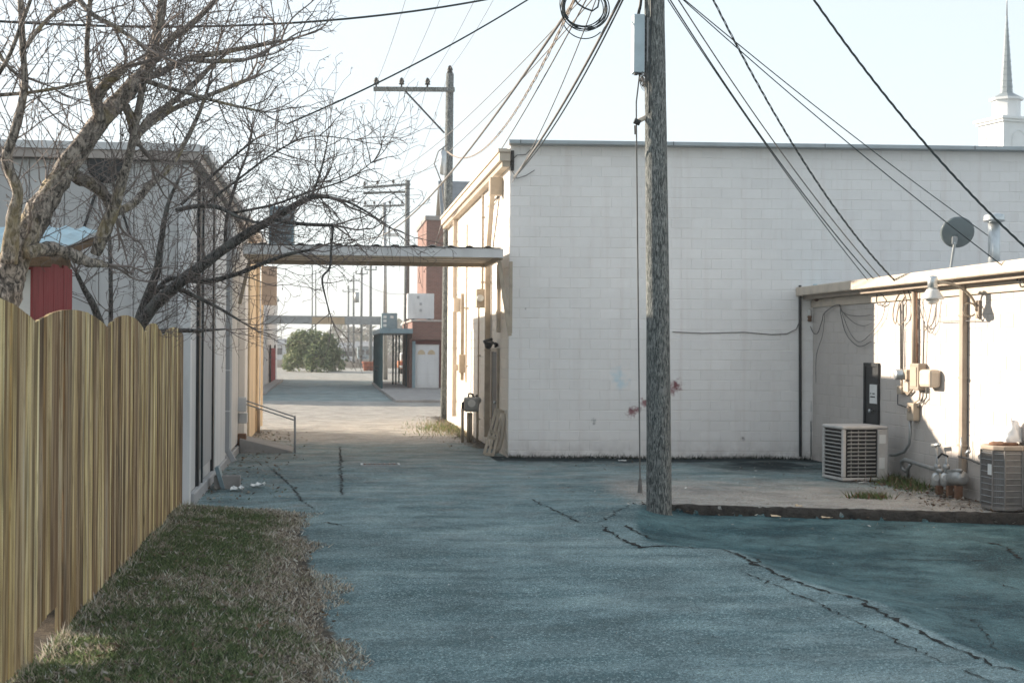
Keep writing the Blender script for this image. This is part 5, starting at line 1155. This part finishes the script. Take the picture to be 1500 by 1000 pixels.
for i, (xa, xb, ya_, yb_, y, mt_, lab) in enumerate(((386, 432, 496, 532, 240, 'siding_light', 'low pale house on the hazy horizon left of the bush'), (494, 520, 502, 534, 230, 'siding_light', 'long low white building on the horizon right of the bush'), (524, 556, 500, 533, 260, 'teal_metal', 'blue grey far building behind the distant poles'))):
    a_, b_ = atY(xa, yb_, y), atY(xb, ya_, y); hh = b_[2]; ho = thing('far_building', lab, 'building', ((a_[0]+b_[0])/2, y, 0))
    mb = MB(); mb.box(a_[0], b_[0], y, y+9, -.5, hh*.72); mb.build('wall', M[mt_], ho)
    mb = MB(); mb.prism([(0, y-.4, hh*.72), (0, y+9.4, hh*.72), (0, y+4.5, hh)], (a_[0]-.4, 0, .003), (b_[0]+.4, 0, .003)); mb.build('roof', M['roofing'], ho)
    for k in range(3):
        xx = a_[0]+(b_[0]-a_[0])*(k+.5)/3; mb = MB(); mb.box(xx-.5, xx+.5, y-.06, y-.003, hh*.25, hh*.55); mb.build('window', M['glass'], ho)
def foliage(name, center, rad, n, size, cols, mt, label=None, cat=None, kind=None, shape=None, seed=0, parent=None, origin=None):
    r = np.random.default_rng(seed); V = np.zeros((n*4, 3)); C_ = np.zeros((n*4, 4))
    # leaf clumps gathered on sub-lobes of uneven size
    k = 46; dirs = r.normal(0, 1, (k, 3)); dirs /= np.linalg.norm(dirs, axis=1)[:, None]; dirs[:, 2] = np.abs(dirs[:, 2])*1.3-.58
    lob = dirs*(.55+.35*r.random((k, 1))); lr = .22+.22*r.random(k)
    li = r.integers(0, k, n); d = r.normal(0, 1, (n, 3)); d /= np.linalg.norm(d, axis=1)[:, None]
    P = lob[li]+d*(lr[li]*(.55+.45*r.random(n)**.5))[:, None]; P = np.array(center)+P*np.array(rad)
    u = r.normal(0, 1, (n, 3)); u /= np.linalg.norm(u, axis=1)[:, None]; w_ = np.cross(u, r.normal(0, 1, (n, 3))); w_ /= np.linalg.norm(w_, axis=1)[:, None]
    s = size*(.5+r.random((n, 1)))
    V[0::4] = P-u*s; V[1::4] = P+w_*s*.45; V[2::4] = P+u*s; V[3::4] = P-w_*s*.45
    ci = r.integers(0, len(cols), n); c = np.array(cols)[ci]*(.7+.6*r.random((n, 1))); C_[:, :3] = np.repeat(c, 4, 0); C_[:, 3] = 1
    return mesh_np(name, V, 4, C_, mt, label, cat, kind, parent, origin if origin is not None else (center[0], center[1], center[2]-rad[2]))
def mesh_np(name, V, k, C_, mt, label=None, cat=None, kind=None, parent=None, origin=(0, 0, 0)):
    nv = len(V); nf = nv//k; me = bpy.data.meshes.new(name); o_ = np.array(world_loc(parent) if parent is not None else origin, float)
    me.vertices.add(nv); me.vertices.foreach_set('co', (V-o_).ravel().astype(np.float32)); me.loops.add(nv); me.loops.foreach_set('vertex_index', np.arange(nv, dtype=np.int32))
    me.polygons.add(nf); me.polygons.foreach_set('loop_start', np.arange(0, nv, k, dtype=np.int32)); me.update(calc_edges=True)
    at = me.attributes.new('col', 'FLOAT_COLOR', 'POINT'); at.data.foreach_set('color', C_.ravel().astype(np.float32)); me.materials.append(mt)
    ob = bpy.data.objects.new(name, me); COL.objects.link(ob)
    if parent is not None: ob.parent = parent
    else: ob.location = o_
    return tag(ob, label, cat, None, kind)
bp = atZ(459, 538, 0); by = 128.; bl, br_, bt = atY(418, 508, by), atY(497, 508, by), atY(459, 475, by); bc = (bl+br_)/2
GR = [(.15, .19, .10), (.20, .235, .125), (.11, .15, .08), (.26, .27, .16)]
bs = thing('evergreen_bush', 'large rounded olive green bush at the far end of the alley', 'bush', (bc[0], by, 0))
hb = bt[2]; wb = (br_[0]-bl[0])/2
foliage('foliage', (bc[0], by, hb*.42), (wb*1.12, wb, hb*.62), 9000, .16, GR, M['leaf_far'], seed=2, parent=bs)
mb = MB(); mb.tube([(bc[0], by, -.2), (bc[0]+.1, by, hb*.4)], [.14, .07], 8)
for k in range(5): a_ = k*1.3; mb.tube([(bc[0], by, .3), (bc[0]+wb*.5*math.cos(a_), by+wb*.5*math.sin(a_), hb*.55)], [.07, .03], 6)
mb.build('trunk', M['bark_dark'], bs)
sp_ = atY(464, 508, by-4); bs2 = thing('evergreen_bush', 'smaller dark green bush in front of the large rounded bush', 'bush', (sp_[0], by-4, 0)); h2 = atY(464, 500, by-4)[2]
foliage('foliage', (sp_[0], by-4, h2*.45), (1.25, 1.1, h2*.6), 1500, .14, GR[1:3]+[(.05, .075, .045)], M['leaf_far'], seed=4, parent=bs2)
mb = MB(); mb.tube([(sp_[0], by-4, -.2), (sp_[0], by-4, h2*.5)], [.08, .04], 6); mb.build('trunk', M['bark_dark'], bs2)
# far wood on the horizon
VV = []; CC = []; r = np.random.default_rng(9)
n = 26000; xx = r.uniform(-170, 260, n); yy_ = r.uniform(330, 420, n); hh = (5.5+3.*np.sin(xx*.11)+2.*np.sin(xx*.31+1)+1.2*np.sin(xx*.9)); zz = hh*r.random(n)**.7
P = np.stack([xx, yy_, zz], 1); u = r.normal(0, 1, (n, 3)); w_ = r.normal(0, 1, (n, 3)); s = .8*(.5+r.random((n, 1)))
V = np.zeros((n*4, 3)); V[0::4] = P-u*s*.6; V[1::4] = P+w_*s*.4; V[2::4] = P+u*s*.6; V[3::4] = P-w_*s*.4
C_ = np.ones((n*4, 4)); C_[:, :3] = np.repeat(np.array([(.09, .085, .07), (.07, .085, .05), (.11, .10, .085)])[r.integers(0, 3, n)], 4, 0)
mesh_np('treeline', V, 4, C_, M['leaf_far'], 'far hazy line of trees along the horizon', 'woods', 'stuff')

# ------------------------------------------------------------------ grass, weeds, leaf litter
def blades(name, xy, lo, hi, width, cols, wts, label, cat, seed, lean=.5, z_off=0.):
    r = np.random.default_rng(seed); n = len(xy); z = hgt(xy[:, 0], xy[:, 1])+z_off; h = r.uniform(lo, hi, n)*(.6+.8*r.random(n)); a = r.random(n)*2*math.pi
    d = np.stack([np.cos(a), np.sin(a), 0*a], 1); B = np.concatenate([xy, z[:, None]], 1); l = (r.random(n)*lean+.15)[:, None]*h[:, None]; b2_ = r.random(n)*2*math.pi; e = np.stack([np.cos(b2_), np.sin(b2_), 0*a], 1)
    wv = (width*(.6+.8*r.random(n)))[:, None]
    V = np.zeros((n*3, 3)); V[0::3] = B-d*wv; V[1::3] = B+d*wv; V[2::3] = B+e*l*1.6; V[2::3, 2] += h
    W = np.array(wts) if np.ndim(wts) == 2 else np.repeat(np.array(wts)[None], n, 0); cum = np.cumsum(W/W.sum(1)[:, None], 1); ci = (r.random(n)[:, None] > cum).sum(1).clip(0, len(cols)-1)
    c = np.clip(np.array(cols)[ci]*(.65+1.0*r.random((n, 1))), 0, .8); C_ = np.ones((n*3, 4)); C_[:, :3] = np.repeat(c, 3, 0)
    return mesh_np(name, V, 3, C_, M['leafc'], label, cat, 'stuff')
r = np.random.default_rng(21); n = 250000; xy = np.stack([r.uniform(-2.0, .75, n), r.uniform(8.2, 20.3, n)], 1)
ge = GRASS_EDGE
ins = inpoly(xy[:, 0], xy[:, 1], SOIL); d = dseg(xy[:, 0], xy[:, 1], ge); sg_ = np.where(ins, d, -d)
edge = sg_+.22*vnoise(xy[:, 0], xy[:, 1], .5, 4)+.12*vnoise(xy[:, 0], xy[:, 1], .17, 6)
patch = vnoise(xy[:, 0], xy[:, 1], .45, 12)*.5+vnoise(xy[:, 0], xy[:, 1], 1.3, 14)*.5+vnoise(xy[:, 0], xy[:, 1], .13, 15)*.7
keep = (edge > -.12)&(r.random(n) < np.clip(.25+edge*1.6, 0, 1)*(.55+.45*np.clip(patch+.6, 0, 1)))&(xy[:, 0] > FX+.01)
xy, edge, patch = xy[keep], edge[keep], patch[keep]
gcol = [(.105, .150, .062), (.18, .22, .105), (.050, .078, .040), (.38, .33, .26), (.62, .56, .48), (.19, .15, .115)]
f = np.clip((edge-.12)/.5, 0, 1)*np.clip(patch*.8+.80, .12, 1)
wts = np.stack([f, f*.75, f*.6, (1-f)*.9+.05, (1-f)*.55+.03, (1-f)*.6+.05], 1)
blades('grass', xy, .014, .046, .0062, gcol, wts, 'short patchy green and straw grass strip between fence and alley', 'grass', 22, 1.0)
# taller straw tufts along the fence foot and the edge
xy = np.stack([FX+.03+np.abs(r.normal(0, .05, 1300)), r.uniform(9, 19.6, 1300)], 1); blades('dry_grass', xy, .04, .11, .004, gcol[3:5]+gcol[:1], (.5, .35, .3), 'tall straw tufts along the foot of the fence', 'grass', 23, .6)
def leaves(n, x0, x1, y0, y1, test, seed, size, cols, name, label):
    r = np.random.default_rng(seed); X = r.uniform(x0, x1, n); Y = r.uniform(y0, y1, n); k = test(X, Y); X, Y = X[k], Y[k]; n = len(X); Z = hgt(X, Y)+.015+.03*r.random(n)
    P = np.stack([X, Y, Z], 1); u = r.normal(0, 1, (n, 3))*[1, 1, .35]; u /= np.linalg.norm(u, axis=1)[:, None]; w_ = np.cross(u, [0, 0, 1.])+r.normal(0, .25, (n, 3)); s = size*(.4+r.random((n, 1)))
    V = np.zeros((n*4, 3)); V[0::4] = P-u*s; V[1::4] = P+w_*s*.5; V[2::4] = P+u*s; V[3::4] = P-w_*s*.5
    C_ = np.ones((n*4, 4)); C_[:, :3] = np.repeat(np.array(cols)[r.integers(0, len(cols), n)]*(.6+.7*r.random((n, 1))), 4, 0); return mesh_np(name, V, 4, C_, M['leafc'], label, 'leaves', 'stuff')
LC = [(.20, .14, .09), (.14, .095, .06), (.30, .26, .21), (.11, .085, .07), (.36, .33, .29)]
leaves(2600, -1.9, .6, 8.4, 20.2, lambda x, y: inpoly(x, y, SOIL), 31, .026, LC, 'fallen_leaves', 'dead leaves scattered through the grass strip')
leaves(2600, -1.9, .2, 20.2, 38, lambda x, y: (x < -1.85+np.random.default_rng(1).random(len(x))**2*1.6), 32, .035, LC+[(.07, .09, .04)], 'leaf_debris', 'leaf and dirt debris along the foot of the grey building')
leaves(1500, 8.2, 9.62, 18.6, 23.5, lambda x, y: x > 9.6-np.random.default_rng(2).random(len(x))**1.6*1.4, 33, .04, LC+[(.10, .05, .035)], 'leaf_debris', 'brown leaf debris round the gas meters')
leaves(420, 3.2, 11, 17.4, 28, lambda x, y: np.ones(len(x), bool), 34, .022, LC+[(.6, .58, .55)], 'grit', 'scattered grit and scraps on the slab and lot')
leaves(900, 3.9, 12, 16.8, 19.6, lambda x, y: np.abs(y-(KA[1]+(x-KA[0])*(KB[1]-KA[1])/(KB[0]-KA[0])) + .12) < .12, 35, .03, LC+[(.5, .45, .38)], 'leaf_debris', 'leaves and crumbs caught along the kerb')
leaves(1800, 2.4, 3.5, 30.5, 45, lambda x, y: x > 3.48-np.random.default_rng(5).random(len(x))**1.5*1.1, 36, .03, LC, 'leaf_debris', 'leaf debris at the foot of the white building in the alley')
leaves(260, -.3, 9, 8.6, 19, lambda x, y: np.ones(len(x), bool), 37, .011, [(.5, .5, .48), (.3, .28, .25), (.12, .12, .11)], 'gravel', 'tiny loose stones on the asphalt')
for i, (cx_, cy_, n, sp, hi, lab) in enumerate(((*wall_pt(1325, 712, .25)[:2], 1400, (.22, .55), .16, 'low green and red weeds by the pipes at the shed wall'), (*atZ(1274, 727, .0)[:2], 420, (.16, .09), .12, 'small green and orange weed tuft on the slab'), (*atZ(655, 628, .0)[:2], 1500, (.45, 1.6), .14, 'sunlit dry weeds round the far wooden pole'), (*atZ(1345, 700, .0)[:2], 500, (.15, .3), .16, 'weeds in the corner beside the gas meters'))):
    xy = np.stack([r.normal(cx_, sp[0], n), r.normal(cy_, sp[1], n)], 1); xy = xy[xy[:, 0] < SHX-.02]
    blades('weeds', xy, .04, hi, .009, [(.055, .10, .03), (.09, .13, .04), (.20, .08, .045), (.22, .18, .11)], (.4, .3, .12, .2) if i != 2 else (.2, .3, .0, .5), lab, 'weeds', 50+i, .9)
n = 1700; s_w = r.uniform(0, 6.1, n); xy = np.stack([CORNER[0]+WD[0]*s_w+WN[0]*.02, CORNER[1]+WD[1]*s_w-np.abs(r.normal(0, .07, n))], 1)
blades('weeds', xy, .03, .10, .006, [(.02, .035, .02), (.03, .03, .022)], (.6, .4), 'dark mossy growth along the foot of the big white wall', 'weeds', 60, .7)
# bits of paper on the asphalt
for i, (px, py, s, lab) in enumerate(((912, 677, .08, 'pale flat scrap at the foot of the white wall'), (1136, 757, .06, 'yellowish leaf scrap on the lot below the kerb, left one'), (1170, 755, .05, 'yellowish leaf scrap on the lot below the kerb, middle one'), (1210, 759, .07, 'yellowish leaf scrap on the lot below the kerb, right one'), (1264, 708, .07, 'white scrap in front of the louvred air conditioner'))):
    p = atZ(px, py, -.1 if py > 745 else 0); p = np.array([p[0], p[1], float(hgt(p[0], p[1]))+.02]); mb = MB(); rr = np.random.default_rng(70+i)
    vs = [(p[0]+s*(a_-1.5)/1.5*(.8+.4*rr.random()), p[1]+s*.7*(b_-1.5)/1.5, p[2]+abs(rr.normal(0, .015))) for a_ in range(4) for b_ in range(4)]
    mb.add(vs, [(a_*4+b_, a_*4+b_+1, a_*4+b_+5, a_*4+b_+4) for a_ in range(3) for b_ in range(3)]); o = mb.build('scrap', M['paper'] if i in (0, 4) else M['cream']); o.modifiers.new('t', 'SOLIDIFY').thickness = .003; tag(o, lab, 'scrap')

# ------------------------------------------------------------------ the bare trees behind the fence
TR = np.random.default_rng(77); RS = .74
def smooth_path(P, per=5):
    P = [np.array(p, float) for p in P]; Q = []
    for i in range(len(P)-1):
        a, b, c, d = P[max(i-1, 0)], P[i], P[i+1], P[min(i+2, len(P)-1)]
        for t in np.linspace(0, 1, per, endpoint=False): Q.append(.5*((2*b)+(c-a)*t+(2*a-5*b+4*c-d)*t*t+(3*b-a-3*c+d)*t**3))
    Q.append(P[-1]); return Q
def limb_path(pts, y0, y1):
    k = len(pts); P = []
    for i, (px, py, rp) in enumerate(pts):
        y = y0+(y1-y0)*i/max(1, k-1); q = atY(px, py, y); P.append(np.array([q[0], q[1], q[2], max(.004, rp*RS/F*y)]))
    return smooth_path(P)
def unit(v): return v/(np.linalg.norm(v)+1e-9)
def grow(mb, p, d, L, r, level, up=.12):
    """one twig with its spurs: a crooked tapering shoot"""
    n = max(3, int(L/.085)); pts = [p]; rr = [r]; q = p.copy(); step = L/n
    for i in range(n):
        d = unit(d+TR.normal(0, .17, 3)+np.array([0, 0, up*.35])); q = q+d*step; pts.append(q); rr.append(max(.0024, r*(1-.65*(i+1)/n)))
        if level > 0 and i > 0 and TR.random() < (.72 if level > 1 else .55):
            side = unit(np.cross(d, TR.normal(0, 1, 3))); dd = unit(d*.65+side*(.75+.3*TR.random())+np.array([0, 0, .1]))
            grow(mb, q.copy(), dd, L*(.22+.36*TR.random())*(1.1-.5*i/n), max(.0030, rr[-1]*.72), level-1, up)
        elif level == 0 and TR.random() < .3:      # short fruiting spur
            side = unit(np.cross(d, TR.normal(0, 1, 3))); mb.tube([q, q+side*.02+d*.012], [.003, .004], 3, False)
    mb.tube(pts, rr, 3 if r < .009 else 5, False)
def sprout(mb, path, n, Lr, r, t0=.2, bias=(0, 0, .45), level=2, up=.12):
    for _ in range(n):
        i = int(len(path)*(t0+(1-t0)*TR.random()))
        i = min(i, len(path)-2); p = path[i][:3]; d = unit(path[i+1][:3]-p); side = unit(np.cross(d, TR.normal(0, 1, 3)))
        grow(mb, p.copy(), unit(d*.45+side*.9+np.array(bias)), TR.uniform(*Lr), r*(.7+.6*TR.random()), level, up)
def tips(mb, path):
    p = path[-1][:3]; d = unit(p-path[-3][:3]); r = path[-1][3]
    for k in range(3): grow(mb, p.copy(), unit(d+TR.normal(0, .25*(k > 0), 3)), TR.uniform(.45, .95), min(.013, max(.006, r*(.85 if k == 0 else .6))), 2, .08)
def limb(root, pts, y0, y1, mt, name='limb', gnarl=0., sides=10):
    path = limb_path(pts, y0, y1); mb = MB(); P = [p[:3] for p in path]; R = [p[3] for p in path]
    n = sides; prev = None; vs = []
    for i in range(len(P)):
        d = unit(P[min(i+1, len(P)-1)]-P[max(i-1, 0)]); x = np.cross(d, (0, 0, 1.)) if prev is None else prev-d*(prev@d)
        x = unit(x); prev = x; y = np.cross(d, x); ph = i*.35
        for k in range(n):
            a = 2*math.pi*k/n; r = R[i]*(1+gnarl*(.6*math.sin(3*a+ph)+.4*math.sin(5*a-ph*1.7))+gnarl*.5*TR.normal()); vs.append(P[i]+r*(x*math.cos(a)+y*math.sin(a)))
    mb.add(vs, [(i*n+k, i*n+(k+1) % n, (i+1)*n+(k+1) % n, (i+1)*n+k) for i in range(len(P)-1) for k in range(n)]+[tuple(range(n-1, -1, -1)), tuple((len(P)-1)*n+k for k in range(n))])
    mb.build(name, mt, root, True); return path

b = atY(2, 440, 11.2)
t1 = thing('old_tree', 'gnarled old leaning tree with hollow trunk and lichen behind the fence, bare', 'tree', (b[0], 11.2, .1))
mbt = MB(); O = M['bark_old']
tr = limb(t1, [(-60, 640, 36), (-30, 520, 33), (2, 440, 31), (18, 395, 28), (42, 340, 26), (72, 285, 22), (106, 232, 19), (148, 178, 18), (182, 140, 16), (205, 112, 14), (222, 92, 9)], 11.2, 11.6, O, 'trunk', .16, 16)
for pts, ya, yb, g, ns, Lr in (
    ([(12, 385, 17), (20, 320, 14), (26, 280, 10), (10, 235, 10), (22, 190, 9), (36, 130, 7), (33, 60, 6), (28, -40, 5)], 11.1, 10.7, .12, 22, (.4, 1.1)),
    ([(212, 108, 11), (224, 70, 10), (236, 20, 9), (244, -50, 8)], 11.6, 11.8, .05, 14, (.4, 1.1)),
    ([(216, 104, 7), (246, 62, 7), (282, 34, 6), (320, -4, 5), (350, -40, 4)], 11.6, 12.4, .05, 16, (.4, 1.2)),
    ([(208, 116, 8), (240, 104, 7), (276, 86, 6), (330, 76, 5), (402, 62, 4)], 11.6, 13.0, .05, 18, (.4, 1.1)),
    ([(276, 86, 5), (310, 90, 5), (357, 88, 4)], 12.3, 12.6, .05, 4, (.3, .6)),
    ([(148, 178, 11), (142, 145, 12), (160, 118, 11), (183, 98, 9)], 11.4, 11.2, .14, 8, (.3, .8)),
    ([(138, 150, 7), (130, 118, 6), (127, 70, 5), (131, 20, 4.5), (133, -30, 4)], 11.3, 11.0, .06, 12, (.3, .9)),
    ([(98, 245, 12), (118, 262, 12), (138, 272, 12), (156, 290, 11), (166, 312, 11)], 11.5, 12.0, .14, 8, (.3, .8)),
    ([(40, 372, 13), (72, 364, 13), (104, 372, 12), (132, 385, 9), (157, 388, 6)], 11.2, 11.9, .22, 6, (.2, .6)),
    ([(140, 372, 11), (152, 340, 13), (166, 308, 12), (178, 268, 10), (190, 226, 8), (202, 165, 7), (216, 95, 6), (232, 40, 6), (240, -30, 5)], 11.8, 11.4, .07, 26, (.4, 1.1)),
    ([(168, 312, 9), (196, 298, 8), (220, 270, 7), (244, 250, 6), (268, 214, 5), (290, 170, 4), (305, 128, 3)], 12.0, 12.8, .06, 20, (.3, .9)),
    ([(186, 232, 6), (214, 178, 6), (250, 152, 6), (285, 122, 5.5), (314, 92, 4)], 11.7, 12.6, .05, 14, (.3, .9)),
    ([(196, 205, 5), (226, 178, 5.5), (262, 156, 5), (310, 138, 4.5), (360, 118, 4)], 11.7, 13.0, .05, 16, (.3, .9)),
    ([(206, 116, 5), (236, 126, 4.5), (280, 138, 4), (330, 152, 3), (386, 164, 2)], 11.6, 12.4, .05, 14, (.3, .8)),
    ([(180, 150, 8), (192, 172, 9), (196, 200, 8), (204, 212, 6)], 11.5, 11.7, .14, 3, (.2, .5)),
    ([(30, 80, 4), (70, 28, 4), (118, -5, 4), (150, -40, 3)], 10.8, 11.2, .04, 12, (.3, .9)),
    ([(108, -10, 6), (134, 20, 5), (170, 40, 4.5), (208, 66, 3.5)], 11.0, 10.6, .04, 10, (.3, .8)),
    ([(-10, 140, 4), (40, 136, 3.5), (90, 128, 3), (150, 112, 2)], 10.9, 10.8, .04, 12, (.3, .8)),
    ([(-10, 120, 5), (12, 85, 4), (30, 40, 4), (52, -20, 3)], 10.8, 10.4, .04, 8, (.3, .8)),
    ([(-15, 60, 4), (10, 95, 3.5), (26, 110, 3)], 10.8, 10.8, .04, 5, (.3, .7))):
    path = limb(t1, pts, ya, yb, O, 'limb', g, 9); sprout(mbt, path, int(ns*1.05), Lr, .0060); tips(mbt, path)
sprout(mbt, tr, 40, (.3, .9), .0075, .35)
tag(mbt.build('twigs', M['twig'], t1), kind='stuff')

D = M['bark_dark']; RS = .68
t2 = thing('spreading_tree', 'dark low spreading bare tree at the fence end, limb reaching over the alley', 'tree', (atY(205, 520, 17.0)[0], 17.0, .15))
mbt = MB()
tr = limb(t2, [(176, 640, 15), (186, 560, 14), (196, 500, 13), (222, 452, 13), (258, 418, 12), (300, 386, 11), (350, 350, 10), (400, 320, 8), (440, 296, 6.5), (462, 288, 5.5), (482, 289, 4)], 17.0, 15.8, D, 'trunk', .07, 12)
tips(mbt, tr); sprout(mbt, tr, 48, (.4, 1.15), .0072, .3, (.1, 0, .15))
for pts, ya, yb, g, ns, Lr in (
    ([(182, 600, 13), (190, 520, 12), (208, 460, 11), (222, 420, 10), (231, 390, 8), (237, 345, 6), (246, 300, 4.5), (262, 262, 3)], 16.9, 16.4, .08, 34, (.4, 1.1)),
    ([(226, 430, 5), (250, 408, 5), (300, 412, 5.5), (345, 402, 5), (385, 386, 4.5), (420, 373, 4), (455, 366, 2.5)], 16.9, 16.0, .06, 40, (.4, 1.1)),
    ([(404, 322, 4.5), (440, 328, 4), (488, 330, 3.6)], 16.0, 15.7, .05, 8, (.3, .8)),
    ([(488, 330, 3), (485, 365, 2.6), (483, 392, 2.4), (472, 408, 2.2), (478, 440, 1.6), (486, 468, 1.1)], 15.7, 15.6, .04, 6, (.2, .6)),
    ([(480, 289, 3.2), (510, 296, 2.8), (540, 312, 2), (575, 335, 1)], 15.8, 15.6, .04, 12, (.3, .7)),
    ([(455, 290, 3), (466, 262, 2.6), (474, 235, 2), (480, 205, 1.2)], 15.8, 15.7, .04, 12, (.3, .8)),
    ([(150, 620, 9), (152, 500, 8), (140, 455, 8), (124, 425, 6), (112, 400, 4)], 16.6, 16.2, .08, 16, (.3, .9)),
    ([(160, 640, 7), (162, 480, 5), (162, 400, 4.5), (160, 340, 3.5)], 17.2, 17.3, .05, 14, (.3, .9)),
    ([(232, 420, 5), (262, 424, 5), (290, 436, 4.5), (322, 452, 3.5), (352, 470, 2.2)], 16.8, 16.2, .05, 22, (.3, .8)),
    ([(258, 308, 4.5), (290, 302, 5), (320, 304, 4.5), (350, 318, 3), (392, 330, 2)], 16.4, 16.0, .05, 24, (.3, .9)),
    ([(265, 300, 3.5), (300, 268, 3.2), (330, 240, 2.6), (372, 205, 2)], 16.4, 16.2, .05, 20, (.3, .9)),
    ([(330, 360, 4), (332, 320, 3.5), (345, 270, 3), (362, 225, 2.2), (370, 190, 1.5)], 16.5, 16.7, .05, 20, (.3, .9)),
    ([(222, 486, 5), (262, 484, 5), (290, 484, 4), (330, 482, 1.5)], 18.4, 18.2, .12, 4, (.2, .5)),
    ([(340, 312, 3), (400, 300, 2.6), (450, 282, 2.2), (510, 262, 1.4), (548, 235, .9)], 16.3, 15.6, .03, 18, (.3, .7)),
    ([(300, 300, 3), (350, 262, 2.6), (405, 222, 2), (455, 200, 1.5), (520, 205, .9)], 16.4, 15.6, .03, 20, (.3, .8))):
    path = limb(t2, pts, ya, yb, D, 'limb', g, 8); sprout(mbt, path, int(ns*1.0), Lr, .0066, .12, (.12, 0, .12)); tips(mbt, path)
tag(mbt.build('twigs', M['twig'], t2), kind='stuff')

# ------------------------------------------------------------------ the thin hazy air
mb = MB(); mb.box(-170, 270, -20, 430, -4, 17.5)
hz = mb.build('haze', M['crack']); tag(hz, kind='stuff')
k = bpy.data.materials.new('haze_air'); k.use_nodes = True; t_ = k.node_tree; t_.nodes.remove(t_.nodes['Principled BSDF'])
pv = t_.nodes.new('ShaderNodeVolumePrincipled'); pv.inputs['Color'].default_value = (.95, .97, 1, 1); pv.inputs['Density'].default_value = .0007; pv.inputs['Anisotropy'].default_value = .3
t_.links.new(pv.outputs[0], t_.nodes['Material Output'].inputs['Volume']); hz.data.materials.clear(); hz.data.materials.append(k)
